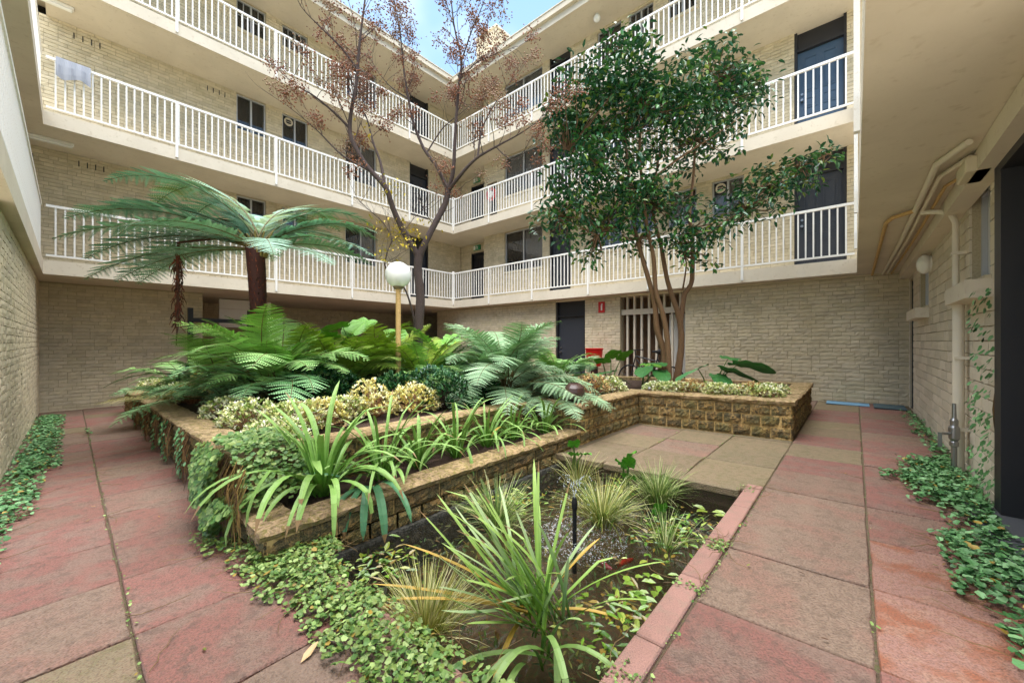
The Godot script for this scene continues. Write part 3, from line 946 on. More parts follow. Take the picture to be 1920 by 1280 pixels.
func build_pond() -> void:
	var pe := thing("garden_pond", "shallow garden pond with dark liner and pink coping bricks", "pond")
	var g := Geo.new()
	g.quad(P(.72, .5, -.5), P(3.7, .5, -.5), P(3.7, 2.6, -.5), P(.72, 2.6, -.5), Vector3.UP)
	obj("pond_floor", g, M.pondfloor, pe)
	var w := Geo.new()
	w.box(P(.7, .52, -.62), P(.86, 2.4, -.09)); w.box(P(3.53, .52, -.62), P(3.7, 2.4, -.1)); w.box(P(.86, .52, -.62), P(3.53, .62, -.07))
	w.box(P(.86, 2.39, -.62), P(3.53, 2.55, -.17))
	obj("pond_wall", w, M.concrete, pe)
	# coping bricks along the right edge and the near edge
	var cl := .545
	for i in 6:
		var a := .4 + i * cl
		if a + cl > 3.68: break
		var cg := Geo.new()
		var t := rf(.9, 1.08)
		cg.cbox(Vector3(-cl * .5 + .003, -.06, -.055), Vector3(cl * .5 - .003, .0, .055), .006, Color(t, t, t))
		inst("coping_brick", cg.mesh(), M.coping, pe, tilt_at(gp(a + cl * .5, .603, .004)))
	for i in 3:
		var cg := Geo.new()
		cg.cbox(Vector3(-.06, -.06, -.29), Vector3(.06, .0, .29), .006)
		inst("coping_brick", cg.mesh(), M.coping, pe, tilt_at(gp(.86, .97 + i * .59, .004)))
	for i in 3:
		var cg := Geo.new()
		cg.cbox(Vector3(-.035, -.06, -.29), Vector3(.05, .0, .29), .006)
		inst("edge_slab", cg.mesh(), M.pave[2], pe, tilt_at(gp(3.5, .97 + i * .6, .0)))
	# water surface: ripples spread from the little fountain
	var wg := Geo.new()
	var nu := 230
	var nv := 150
	var pts := []
	var fn := FastNoiseLite.new()
	fn.seed = 8; fn.frequency = 5.0; fn.fractal_octaves = 2
	for j in nv + 1:
		var row := PackedVector3Array()
		for i in nu + 1:
			var u := lerpf(.86, 3.53, float(i) / nu)
			var v := lerpf(.62, 2.39, float(j) / nv)
			var d := Vector2(u - 2.32, v - 1.5).length()
			var y := .0006 * sin(d * 60.0) * exp(-d * 2.2)
			y += fn.get_noise_2d(u * 3.0, v * 3.0) * .016 * exp(-pow(d / .33, 4.0))
			row.append(P(u, v, WATER + y))
		pts.append(row)
	for j in nv:
		for i in nu:
			wg.tri(pts[j][i], pts[j][i + 1], pts[j + 1][i + 1], Vector3.UP); wg.tri(pts[j][i], pts[j + 1][i + 1], pts[j + 1][i], Vector3.UP)
	var water := StandardMaterial3D.new()
	water.transparency = BaseMaterial3D.TRANSPARENCY_ALPHA
	water.albedo_color = Color(.1, .105, .055, .2); water.roughness = .02; water.metallic_specular = .5
	structure(obj("water", wg, water))

# limbs of the two courtyard trees: points, first radius, last radius
const BARE_LIMBS := [
	[[Vector3(3.72,0.72,-5.31), Vector3(3.73,1.41,-5.30), Vector3(3.75,1.84,-5.28), Vector3(3.72,2.31,-5.31), Vector3(3.73,2.55,-5.30)], 0.130, 0.105],
	[[Vector3(3.73,2.51,-5.30), Vector3(3.48,2.98,-5.42), Vector3(3.33,3.28,-5.44), Vector3(3.21,3.53,-5.43), Vector3(3.01,3.80,-5.58), Vector3(2.84,4.14,-5.70), Vector3(2.80,4.38,-5.75), Vector3(2.80,4.68,-5.67), Vector3(2.84,5.00,-5.62), Vector3(2.86,5.40,-5.60), Vector3(2.89,5.80,-5.58), Vector3(2.93,6.28,-5.53), Vector3(2.96,6.76,-5.49)], 0.085, 0.012],
	[[Vector3(2.80,4.38,-5.75), Vector3(2.62,4.53,-5.80), Vector3(2.37,4.74,-5.94), Vector3(2.15,4.83,-6.03), Vector3(1.94,4.99,-6.12)], 0.035, 0.006],
	[[Vector3(2.85,5.24,-5.61), Vector3(2.65,5.48,-5.69), Vector3(2.40,5.72,-5.83), Vector3(2.20,5.95,-5.97), Vector3(2.08,6.12,-5.95)], 0.028, 0.005],
	[[Vector3(3.01,3.77,-5.58), Vector3(2.67,3.93,-5.74), Vector3(2.42,4.20,-5.88), Vector3(2.17,4.41,-6.00), Vector3(2.01,4.50,-6.04)], 0.030, 0.005],
	[[Vector3(3.21,3.53,-5.43), Vector3(3.21,3.99,-5.59), Vector3(3.17,4.27,-5.71), Vector3(3.16,4.82,-5.95), Vector3(3.07,5.06,-6.12), Vector3(3.01,5.45,-6.27)], 0.040, 0.006],
	[[Vector3(3.73,2.51,-5.30), Vector3(3.81,2.79,-5.20), Vector3(3.96,3.15,-5.11), Vector3(4.08,3.43,-5.05), Vector3(4.11,3.65,-5.02)], 0.085, 0.070],
	[[Vector3(4.11,3.63,-5.02), Vector3(4.04,4.09,-5.25), Vector3(3.94,4.38,-5.44), Vector3(3.85,4.86,-5.62), Vector3(3.79,5.26,-5.68), Vector3(3.74,5.76,-5.74), Vector3(3.71,6.21,-5.77), Vector3(3.61,6.58,-5.73), Vector3(3.55,7.03,-5.80)], 0.055, 0.008],
	[[Vector3(4.11,3.63,-5.02), Vector3(4.10,3.91,-4.88), Vector3(4.08,4.32,-4.82), Vector3(4.07,4.89,-4.75), Vector3(4.10,5.40,-4.72), Vector3(4.12,5.61,-4.70), Vector3(3.98,6.08,-4.71), Vector3(3.95,6.50,-4.75), Vector3(3.92,6.92,-4.78)], 0.055, 0.009],
	[[Vector3(4.11,5.58,-4.71), Vector3(4.13,6.00,-4.46), Vector3(4.20,6.33,-4.30), Vector3(4.19,6.57,-4.17)], 0.022, 0.006],
	[[Vector3(4.10,5.31,-4.72), Vector3(4.33,5.64,-4.62), Vector3(4.63,5.88,-4.43), Vector3(4.88,6.05,-4.30)], 0.020, 0.004],
	[[Vector3(4.11,3.63,-5.02), Vector3(4.15,3.87,-4.67), Vector3(4.22,4.03,-4.44), Vector3(4.34,4.15,-4.15), Vector3(4.51,4.30,-3.81), Vector3(4.59,4.41,-3.56)], 0.055, 0.008],
	[[Vector3(4.22,4.02,-4.44), Vector3(4.34,4.55,-4.45), Vector3(4.56,5.03,-4.36), Vector3(4.77,5.40,-4.26)], 0.030, 0.005],
	[[Vector3(3.97,4.33,-5.41), Vector3(4.24,4.82,-5.32), Vector3(4.49,5.11,-5.19), Vector3(4.83,5.50,-4.95)], 0.022, 0.005],
	[[Vector3(3.79,5.26,-5.68), Vector3(3.63,5.55,-6.01), Vector3(3.50,5.99,-6.31), Vector3(3.49,6.35,-6.48)], 0.020, 0.004],
	[[Vector3(4.34,4.15,-4.15), Vector3(4.43,3.90,-3.90), Vector3(4.51,4.01,-3.65)], 0.015, 0.004],
	[[Vector3(3.70,1.32,-5.33), Vector3(3.60,1.66,-5.30), Vector3(3.46,1.99,-5.30), Vector3(3.28,2.14,-5.35), Vector3(3.18,2.29,-5.39), Vector3(3.21,2.54,-5.36), Vector3(3.25,2.70,-5.31), Vector3(3.15,2.93,-5.36), Vector3(3.01,3.07,-5.43), Vector3(2.86,3.22,-5.53)], 0.030, 0.006],
	[[Vector3(3.24,2.66,-5.32), Vector3(3.39,2.83,-5.23), Vector3(3.53,3.06,-5.15), Vector3(3.64,3.20,-5.10)], 0.015, 0.004]]
const GLOSSY_LIMBS := [
	[[Vector3(6.87,0.36,-2.49), Vector3(6.86,0.96,-2.50), Vector3(6.78,1.34,-2.59), Vector3(6.75,1.80,-2.62), Vector3(6.67,2.27,-2.71), Vector3(6.57,2.83,-2.83), Vector3(6.49,3.39,-2.92), Vector3(6.46,3.94,-2.96), Vector3(6.41,4.69,-3.01), Vector3(6.37,5.43,-3.06), Vector3(6.33,6.09,-3.10)], 0.075, 0.012],
	[[Vector3(6.82,0.37,-2.40), Vector3(6.80,1.15,-2.42), Vector3(6.75,1.61,-2.48), Vector3(6.67,2.02,-2.57), Vector3(6.63,2.62,-2.60), Vector3(6.56,3.17,-2.69), Vector3(6.51,3.81,-2.74), Vector3(6.48,4.55,-2.78), Vector3(6.54,5.28,-2.71), Vector3(6.58,6.01,-2.67)], 0.070, 0.012],
	[[Vector3(7.10,0.35,-2.38), Vector3(7.16,1.05,-2.31), Vector3(7.15,1.53,-2.33), Vector3(7.07,1.91,-2.42), Vector3(6.99,2.28,-2.50), Vector3(6.93,2.85,-2.58), Vector3(6.83,3.42,-2.68), Vector3(6.87,4.08,-2.65), Vector3(6.96,4.84,-2.54)], 0.085, 0.014],
	[[Vector3(7.15,1.48,-2.32), Vector3(7.21,2.00,-2.26), Vector3(7.28,2.19,-2.17), Vector3(7.30,2.85,-2.16), Vector3(7.21,3.40,-2.18), Vector3(7.25,4.06,-2.13), Vector3(7.31,5.00,-2.06), Vector3(7.56,5.75,-1.78)], 0.060, 0.012],
	[[Vector3(7.30,2.57,-2.16), Vector3(7.29,2.83,-2.01), Vector3(7.36,3.12,-1.78), Vector3(7.49,3.32,-1.48), Vector3(7.64,3.64,-1.16), Vector3(7.82,3.96,-0.81), Vector3(8.06,4.19,-0.38)], 0.035, 0.006],
	[[Vector3(7.18,2.05,-2.29), Vector3(7.12,2.55,-2.21), Vector3(6.99,2.81,-2.28), Vector3(7.03,3.08,-2.16)], 0.022, 0.006],
	[[Vector3(6.49,3.39,-2.92), Vector3(5.97,2.96,-3.21), Vector3(5.58,3.11,-3.50), Vector3(5.27,3.25,-3.70)], 0.025, 0.006],
	[[Vector3(6.46,3.94,-2.96), Vector3(5.91,4.22,-3.28), Vector3(5.47,4.36,-3.63)], 0.030, 0.006],
	[[Vector3(6.51,3.81,-2.74), Vector3(6.70,4.18,-2.23), Vector3(6.95,4.48,-1.80), Vector3(7.18,4.78,-1.38)], 0.030, 0.006],
	[[Vector3(7.56,5.75,-1.78), Vector3(7.69,5.99,-1.56), Vector3(7.82,6.05,-1.34)], 0.012, 0.004]]
const GLOSSY_LOBES := [
	[Vector3(6.01,5.54,-2.89), 0.70, 0.58, 820],
	[Vector3(6.21,6.19,-2.99), 0.31, 0.22, 110],
	[Vector3(5.65,5.07,-3.43), 0.71, 0.67, 760],
	[Vector3(5.61,4.81,-3.73), 0.50, 0.55, 330],
	[Vector3(6.35,4.82,-2.91), 1.01, 0.73, 1150],
	[Vector3(5.58,3.91,-3.19), 0.82, 0.52, 760],
	[Vector3(5.26,3.21,-3.49), 0.51, 0.47, 420],
	[Vector3(6.12,3.21,-3.39), 0.75, 0.42, 420],
	[Vector3(6.17,3.71,-2.73), 0.70, 0.53, 560],
	[Vector3(6.53,5.10,-2.29), 0.70, 0.70, 760],
	[Vector3(7.54,5.81,-1.95), 0.81, 0.62, 640],
	[Vector3(7.41,5.21,-1.54), 0.54, 0.54, 340],
	[Vector3(7.23,4.71,-2.13), 0.84, 0.56, 640],
	[Vector3(7.56,5.57,-1.37), 0.36, 0.45, 200],
	[Vector3(6.72,3.54,-2.50), 0.73, 0.41, 360],
	[Vector3(6.84,2.98,-1.85), 0.65, 0.30, 280],
	[Vector3(6.48,2.98,-2.77), 0.55, 0.28, 160],
	[Vector3(7.64,3.76,-1.08), 0.53, 0.27, 230],
	[Vector3(7.99,3.98,-0.68), 0.49, 0.31, 230],
	[Vector3(7.41,3.40,-1.35), 0.66, 0.31, 300],
	[Vector3(5.96,2.71,-3.41), 0.23, 0.37, 80],
	[Vector3(6.69,2.53,-1.93), 0.34, 0.22, 70],
	[Vector3(8.26,4.24,-0.39), 0.27, 0.16, 50],
	[Vector3(6.87,2.88,-2.28), 0.37, 0.23, 90]]

# ---------- plants ----------
func az(q: float) -> float: return deg_to_rad(48.6 - q)      # bearing: 0 right of the view, 90 away, 180 left, 270 towards
func dirq(q: float, el := 0.0) -> Vector3:
	var a := az(q)
	var e := deg_to_rad(el)
	return Vector3(cos(a) * cos(e), sin(e), sin(a) * cos(e))
func yaw_xf(p: Vector3, q: float, sc_ := 1.0, roll := 0.0, pitch := 0.0) -> Transform3D:
	return Transform3D(Basis(Vector3.UP, -az(q)) * Basis(Vector3(0, 0, 1), pitch) * Basis(Vector3.RIGHT, roll) * Basis.from_scale(Vector3.ONE * sc_), p)
func vary(c: Color, r: RandomNumberGenerator, a := .2) -> Color:
	var k := r.randf_range(1.0 - a, 1.0 + a)
	return Color(c.r * k * r.randf_range(.92, 1.08), c.g * k, c.b * k * r.randf_range(.9, 1.1))

func frond_mesh(e0: float, e1: float, bare: float, wid: float, pairs: int, pins: int, ca: Color, cb: Color, seed_: int) -> ArrayMesh:
	# one-metre fern frond: arched rachis, paired pinnae, each a comb of pinnules; grows along local +x
	var g := Geo.new()
	var r := RandomNumberGenerator.new()
	r.seed = seed_
	var n := 24
	var pts := PackedVector3Array([Vector3.ZERO])
	var rad := PackedFloat32Array([.008])
	var sway := r.randf_range(-.25, .25)
	for i in n:
		var t := (i + .5) / n
		var e := deg_to_rad(lerpf(e0, e1, pow(t, 1.2)))
		var s := sway * t * t
		pts.append(pts[-1] + Vector3(cos(e) * cos(s), sin(e), cos(e) * sin(s)) / n)
		rad.append(lerpf(.008, .0015, t))
	g.tube(pts, rad, 4, lin(96, 84, 44), false)
	for i in pairs:
		var t := lerpf(bare, .985, float(i) / (pairs - 1))
		var f := t * n
		var k := mini(int(f), n - 1)
		var p := pts[k].lerp(pts[k + 1], f - k)
		var fw := (pts[k + 1] - pts[k]).normalized()
		var sd := fw.cross(Vector3.UP).normalized()
		var up := sd.cross(fw).normalized()
		var tt := (t - bare) / (1.0 - bare)
		var pl := wid * pow(sin(PI * clampf(tt * .86 + .13, 0, 1)), .8) * r.randf_range(.9, 1.06)
		var col := ca.lerp(cb, r.randf()) * r.randf_range(.8, 1.15)
		col.a = 1.0
		for s in [-1.0, 1.0]:
			if r.randf() < .03: continue
			var pd: Vector3 = (sd * s * .9 + fw * r.randf_range(.34, .5) + up * r.randf_range(-.06, .16)).normalized()
			var q: Vector3 = pd.cross(up).normalized() * s
			var np := maxi(5, int(pins * 1.25 * pl / wid))
			var a: Vector3 = p
			for j in np:
				var w := (j + .5) / np
				var dr := up * -.16 * pl * w * w
				var b: Vector3 = p + pd * pl * w + dr
				var h := pl / np * .56
				var ln := wid * .125 * pow(1.0 - w, .5) * clampf(pl / wid + .25, .3, 1.0) * r.randf_range(.85, 1.1)
				var tipw: Vector3 = pd * ln * .5
				var c2 := col * (1.0 + .18 * w)
				c2.a = 1.0
				for e in [-1.0, 1.0]:
					var tp: Vector3 = b + q * ln * e + tipw - up * ln * .18
					g.tri(b - pd * h, b + pd * h, tp, up, c2)
				a = b
			g.tri(a, a + pd * pl / np, a + q * .004, up, col)
	return g.mesh()

func fern(label: String, at: Vector3, meshes: Array, n: int, len0: float, len1: float, group := "", q0 := 0.0, q1 := 360.0) -> Node3D:
	var o := thing("fern", label, "fern", at, group)
	for i in n:
		var q := lerpf(q0, q1, (i + rf(-.3, .3)) / n)
		var s := rf(len0, len1)
		inst("frond", meshes[rng.randi() % meshes.size()], M.frond, o, yaw_xf(Vector3(rf(-.05, .05), rf(-.02, .05), rf(-.05, .05)), q, s, rf(-.25, .25), rf(-.12, .2)))
	return o

func build_tree_fern() -> void:
	var top := Vector3(1.62, 2.40, -6.03)
	var o := thing("tree_fern", "tree fern with a shaggy dark red trunk and wide grey-green fronds", "tree fern", gp(1.62, 6.03, .38))
	var g := Geo.new()
	var base := o.position
	var pts := PackedVector3Array()
	var rad := PackedFloat32Array()
	for i in 12:
		var t := i / 11.0
		pts.append(Vector3(.05 * sin(t * 3.0), (top.y - base.y) * t - .1 * (1 - t), .03 * sin(t * 2.2)))
		rad.append(lerpf(.092, .1, t) * (1.0 + .12 * sin(t * 9.0)) * rf(.92, 1.08))
	g.tube(pts, rad, 14, lin(60, 24, 15))
	for i in 1500:
		var t := rng.randf()
		var a := rf(0, TAU)
		var k := int(t * 10.99)
		var c := pts[k].lerp(pts[k + 1], t * 11.0 - k)
		var d := Vector3(cos(a), 0, sin(a))
		var p := c + d * .09
		var ln := rf(.03, .1)
		var tip := p + d * ln * .45 + Vector3.UP * ln * rf(.2, 1.0)
		var sd := d.cross(Vector3.UP) * rf(.005, .012)
		g.tri(p - sd, p + sd, tip, d, [lin(96, 38, 22), lin(64, 24, 15), lin(132, 62, 34), lin(46, 20, 14)][i % 4])
	obj("trunk", g, M.plain, o)
	var ca := lin(92, 138, 112)
	var cb := lin(142, 178, 156)
	var hi := [frond_mesh(74, -40, .12, .21, 34, 15, lin(112, 128, 56), cb, 11), frond_mesh(62, -34, .12, .2, 34, 15, ca, cb, 12)]
	var mid := [frond_mesh(46, -34, .12, .21, 34, 15, ca, cb, 13), frond_mesh(34, -26, .12, .2, 34, 15, lin(112, 152, 120), cb, 14)]
	var low := [frond_mesh(18, -34, .12, .2, 34, 15, ca, cb, 15), frond_mesh(4, -36, .12, .2, 34, 15, lin(118, 152, 128), cb, 16)]
	var lt := top - base + Vector3(.05, 0, .03)
	for f in [[176, 2.2, hi[0]], [160, 2.2, hi[1]], [196, 2.05, mid[0]], [208, 2.0, mid[1]], [186, 2.15, low[0]], [172, 2.0, low[1]], [222, 1.85, low[0]], [150, 2.1, mid[0]], [136, 1.9, hi[1]],
			[4, 1.75, mid[1]], [350, 1.7, low[0]], [20, 1.7, mid[0]], [38, 1.8, hi[1]], [335, 1.5, low[1]], [70, 1.8, hi[0]], [100, 1.8, hi[1]], [248, 1.5, low[0]], [305, 1.4, low[1]], [200, 1.9, low[1]], [122, 1.9, mid[1]], [181, 2.0, mid[1]], [190, 1.8, low[1]], [12, 1.5, low[0]], [168, 1.9, low[0]], [214, 1.9, hi[1]], [55, 1.6, mid[0]], [86, 1.5, hi[0]]]:
		inst("frond", f[2], M.frond, o, yaw_xf(lt + Vector3(rf(-.05, .05), rf(-.05, .04), rf(-.05, .05)), f[0] + rf(-3, 3), f[1], rf(-.15, .15), rf(-.05, .05)))
	# stalk stubs and a dead frond hanging down
	var st := Geo.new()
	for i in 16:
		var q := i * 22.5 + rf(-6, 6)
		st.tube(PackedVector3Array([lt - Vector3(0, .12, 0) + dirq(q) * .08, lt + dirq(q) * .14 + Vector3.UP * .06, lt + dirq(q) * .26 + Vector3.UP * rf(.1, .22)]), PackedFloat32Array([.022, .014, .008]), 5, lin(130, 112, 62))
	obj("stalk_bases", st, M.plain, o)
	var dg := Geo.new()
	var hp := lt + dirq(186) * 1.0 + Vector3.UP * .05
	for i in 110:
		var a := hp + Vector3(rf(-.04, .04), rf(-1.05, .0), rf(-.04, .04))
		var b := a + Vector3(rf(-.07, .07), rf(-.2, -.06), rf(-.07, .07))
		dg.tube(PackedVector3Array([a, (a + b) * .5 + Vector3(rf(-.02, .02), 0, rf(-.02, .02)), b]), PackedFloat32Array([.007, .006, .003]), 4, [lin(88, 48, 30), lin(120, 58, 34), lin(66, 40, 28)][i % 3])
	dg.tube(PackedVector3Array([lt, lt + dirq(186) * .5 + Vector3.UP * .12, hp, hp - Vector3(0, .35, 0), hp - Vector3(.0, .85, 0), hp + dirq(300) * .08 - Vector3(0, 1.35, 0)]), PackedFloat32Array([.016, .014, .018, .024, .018, .006]), 6, lin(80, 50, 34))
	obj("dead_frond", dg, M.plain, o).set_meta("label", "withered brown frond hanging down")

func limb_geo(g: Geo, L: Array, o: Vector3, sides: int, thin := 1.0, col := Color.WHITE) -> Array:
	# smooth the given points with a spline and sweep a tapering tube
	var c := Curve3D.new()
	var q: Array = L[0]
	for i in q.size():
		var t: Vector3 = (q[mini(i + 1, q.size() - 1)] - q[maxi(i - 1, 0)]) / 6.0
		c.add_point(q[i] - o, -t, t)
	var ln := c.get_baked_length()
	var n := maxi(4, int(ln / .09))
	var pts := PackedVector3Array()
	var rad := PackedFloat32Array()
	for i in n + 1:
		pts.append(c.sample_baked(ln * i / n, true)); rad.append(thin * lerpf(L[1], L[2], pow(float(i) / n, .8)) * rf(.94, 1.06))
	g.tube(pts, rad, sides, col)
	return [pts, rad]

func twig(g: Geo, p: Vector3, d: Vector3, ln: float, r: float, depth: int, tips: Array, col: Color, up := .12) -> void:
	var n := 5
	var pts := PackedVector3Array([p])
	var rad := PackedFloat32Array([r])
	for i in n:
		d = (d + Vector3(rf(-.22, .22), rf(-.16, .22) + up * .3, rf(-.22, .22))).normalized()
		pts.append(pts[-1] + d * ln / n); rad.append(lerpf(r, r * .45, float(i + 1) / n))
	g.tube(pts, rad, 4, col, false)
	if depth == 0:
		tips.append([pts[-1], d]); return
	for k in 2 + (rng.randi() % 2):
		var i := 2 + rng.randi() % (n - 1)
		var nd := (d + Vector3(rf(-.9, .9), rf(-.5, .7), rf(-.9, .9))).normalized()
		twig(g, pts[i], nd, ln * rf(.5, .75), r * .55, depth - 1, tips, col, up)
	tips.append([pts[-1], d])

func build_bare_tree() -> void:
	var base := gp(3.72, 5.31, .35)
	var o := thing("berry_tree", "nearly leafless forked tree with orange-brown berry clusters behind the globe lamp", "tree", base)
	var g := Geo.new()
	var tg := Geo.new()
	var tips := []
	for i in BARE_LIMBS.size():
		var r := limb_geo(g, BARE_LIMBS[i], base, 10 if i < 8 else 7, .66)
		if i == 0: continue
		var pts: PackedVector3Array = r[0]
		var rad: PackedFloat32Array = r[1]
		var k := int(pts.size() * .35)
		while k < pts.size():
			if rad[k] < .05:
				var d := (pts[k] - pts[k - 1]).normalized()
				var nd := (d * .5 + Vector3(rf(-1, 1), rf(-.1, .8), rf(-1, 1))).normalized()
				twig(tg, pts[k], nd, rf(.28, .58), clampf(rad[k] * .4, .004, .009), 1, tips, Color.WHITE)
			k += 1 + rng.randi() % 2
		twig(tg, pts[-1], (pts[-1] - pts[-2]).normalized(), .35, .005, 1, tips, Color.WHITE)
	obj("trunk", g, M.bark_dark, o)
	stuff(obj("twigs", tg, M.bark_dark, o))
	# drooping sprays of dry berries
	var bg := Geo.new()
	for t in tips:
		var hgt: float = t[0].y + base.y
		if hgt < 3.6 or rng.randf() < .42: continue
		var cc: Vector3 = t[0]
		var warm := rng.randf()
		for i in 26 + rng.randi() % 24:
			var p := cc + Vector3(rng.randfn() * .062, rng.randfn() * .055 - .04, rng.randfn() * .062)
			bg.tri(cc + Vector3(0, .0, .0), p + Vector3(.0016, 0, .0016), p - Vector3(.0016, 0, .0016), Vector3.UP, lin(120, 86, 62))
			var rr := rf(.01, .016)
			var col := lin(150, 86, 44).lerp(lin(104, 64, 42), rng.randf()) if warm < .8 else lin(140, 108, 78)
			for s in [Vector3(1, 0, 0), Vector3(-1, 0, 0)]:
				for u in [Vector3.UP, Vector3.DOWN]:
					for w in [Vector3(0, 0, 1), Vector3(0, 0, -1)]:
						bg.tri_s(p + s * rr, p + u * rr, p + w * rr, s, u, w, col)
	stuff(obj("berries", bg, M.leaf, o))
	# the few yellow leaves left
	var yg := Geo.new()
	var r2 := RandomNumberGenerator.new()
	r2.seed = 77
	for c in [[Vector3(3.28, 3.55, -5.35), 26], [Vector3(3.5, 3.0, -5.3), 40], [Vector3(3.32, 2.75, -5.25), 46], [Vector3(3.55, 2.75, -5.2), 36], [Vector3(2.95, 4.3, -5.4), 14], [Vector3(3.15, 2.45, -5.3), 30], [Vector3(3.85, 3.1, -5.2), 14], [Vector3(3.05, 2.9, -5.35), 26]]:
		for i in c[1]:
			var p: Vector3 = c[0] - base + Vector3(r2.randf_range(-.2, .2), r2.randf_range(-.13, .13), r2.randf_range(-.2, .2))
			yg.leaf(p, Vector3(r2.randf_range(-1, 1), r2.randf_range(-.8, .2), r2.randf_range(-1, 1)).normalized(), Vector3.UP, r2.randf_range(.04, .07), .03, vary(lin(188, 164, 36), r2), .2)
	stuff(obj("yellow_leaves", yg, M.leaf, o))

func build_glossy_tree() -> void:
	var base := gp(6.85, 2.4, .38)
	var o := thing("evergreen_tree", "multi-stemmed evergreen tree with dark glossy leaves and tan bark", "tree", base)
	var g := Geo.new()
	var stems := []
	for i in GLOSSY_LIMBS.size(): stems.append(limb_geo(g, GLOSSY_LIMBS[i], base, 10, .84))
	obj("trunk", g, M.bark_tan, o)
	var tg := Geo.new()
	var cg := Geo.new()
	var all := PackedVector3Array()
	for s in stems: all.append_array(s[0])
	var r := RandomNumberGenerator.new()
	r.seed = 99
	for L in GLOSSY_LOBES:
		var c: Vector3 = L[0] - base
		# nearest stem point feeds the lobe
		var best := all[0]
		for p in all:
			if p.distance_squared_to(c) < best.distance_squared_to(c): best = p
		var sprigs := []
		for i in 10 + int(L[3] / 13):
			var d := Vector3(r.randfn(), r.randfn(), r.randfn()).normalized()
			var e := c + Vector3(d.x * L[1], d.y * L[2], d.z * L[1]) * pow(r.randf(), .45) * .95
			sprigs.append(e)
			var m := (best + e) * .5 + Vector3(r.randf_range(-.1, .1), r.randf_range(-.12, .04), r.randf_range(-.1, .1))
			if i < 22: tg.tube(PackedVector3Array([best, m, e]), PackedFloat32Array([.012, .008, .003]), 4, Color.WHITE, false)
		for i in int(L[3] * 1.15):
			var e: Vector3 = sprigs[i % sprigs.size()]
			var p := e + Vector3(r.randfn(), r.randfn() * .75, r.randfn()) * .085
			var d := (p - e).normalized() * .6 + Vector3(r.randf_range(-1, 1), r.randf_range(-.75, .35), r.randf_range(-1, 1)) * .8
			var up := (Vector3.UP + Vector3(r.randf_range(-.7, .7), 0, r.randf_range(-.7, .7))).normalized()
			var k := r.randf()
			var col := lin(40, 84, 52) if k < .6 else (lin(62, 108, 48) if k < .93 else lin(120, 142, 56))
			cg.leaf(p, d.normalized(), up, r.randf_range(.085, .135), r.randf_range(.045, .066), vary(col, r, .25), r.randf_range(.05, .3))
	stuff(obj("twigs", tg, M.bark_tan, o))
	stuff(obj("crown", cg, M.leaf_gloss, o))

func dome_shrub(seed_: int, rx: float, ry: float, n: int, leaf: float, cols: Array, stemc: Color, per := 5, bare := .55) -> Array:
	# rounded shrub: stems from the base, rosettes of small leaves near its surface
	var r := RandomNumberGenerator.new()
	r.seed = seed_
	var sg := Geo.new()
	var lg := Geo.new()
	var lump := []
	for i in 7: lump.append([Vector3(r.randf_range(-1, 1), r.randf_range(0, 1), r.randf_range(-1, 1)).normalized(), r.randf_range(.0, .28)])
	for i in n:
		var d := Vector3(r.randfn(), absf(r.randfn()) * .9 + .12, r.randfn()).normalized()
		var k := 1.0
		for l in lump: k += l[1] * maxf(0.0, d.dot(l[0]) - .6) * 2.0 - .02
		var p := Vector3(d.x * rx, d.y * ry, d.z * rx) * k * lerpf(bare, 1.0, pow(r.randf(), .5)) + Vector3(0, ry * .12, 0)
		if i % 4 == 0:
			var b := Vector3(d.x, 0, d.z) * rx * .12
			sg.tube(PackedVector3Array([b, (b + p) * .5 + Vector3(0, ry * .1, 0), p]), PackedFloat32Array([.005, .004, .002]), 3, vary(stemc, r), false)
		var base_c: Color = cols[r.randi() % cols.size()]
		for j in per:
			var dd := (d * .7 + Vector3(r.randf_range(-1, 1), r.randf_range(-.3, .9), r.randf_range(-1, 1))).normalized()
			var s := dd.cross(Vector3.UP).normalized()
			var l := leaf * r.randf_range(.7, 1.2)
			var uu := s.cross(dd).normalized()
			var col := vary(base_c, r, .15)
			var m := p + dd * l * .5
			lg.tri(p, m - s * l * .24 + uu * l * .06, p + dd * l, uu, col); lg.tri(p, m + s * l * .24 + uu * l * .06, p + dd * l, uu, col)
	return [lg.mesh(), sg.mesh()]
func shrub(called: String, label: String, at: Vector3, v: Array, s: float, m: Material, group: String, flat := 1.0) -> void:
	var o := thing(called, label, "shrub", at, group)
	var xf := Transform3D(Basis(Vector3.UP, rf(0, TAU)) * Basis.from_scale(Vector3(s, s * flat, s)), Vector3.ZERO)
	stuff(inst("foliage", v[0], m, o, xf))
	inst("stems", v[1], M.plain, o, xf)

func strap_leaf(parent: Node, o: Vector3, q: float, ln: float, w: float, e0: float, e1: float, ca: Color, cb: Color, pw := 1.6, m: Material = null, twist := 0.0) -> void:
	var g := Geo.new()
	var n := 11
	var kink := rf(-50, -15) if rng.randf() < .14 else 0.0
	var kt := rf(.35, .8)
	var pts := PackedVector3Array([o])
	var ws := PackedFloat32Array([w * .55])
	for i in n:
		var t := (i + .5) / n
		var d := dirq(q + twist * t, lerpf(e0, e1, pow(t, pw)) + kink * float(t > kt))
		pts.append(pts[-1] + d * ln / n)
		var tt := (i + 1.0) / n
		ws.append(w * (.55 + .45 * minf(tt * 4.0, 1.0)) * (1.0 if tt < .6 else sqrt(maxf(0.0, 1.0 - pow((tt - .6) / .4, 2.0))) + .02))
	g.strap(pts, ws, dirq(q + 90 + twist * .5), .3, ca, cb, rng.randf() < .35)
	obj("leaf", g, M.leaf if m == null else m, parent)

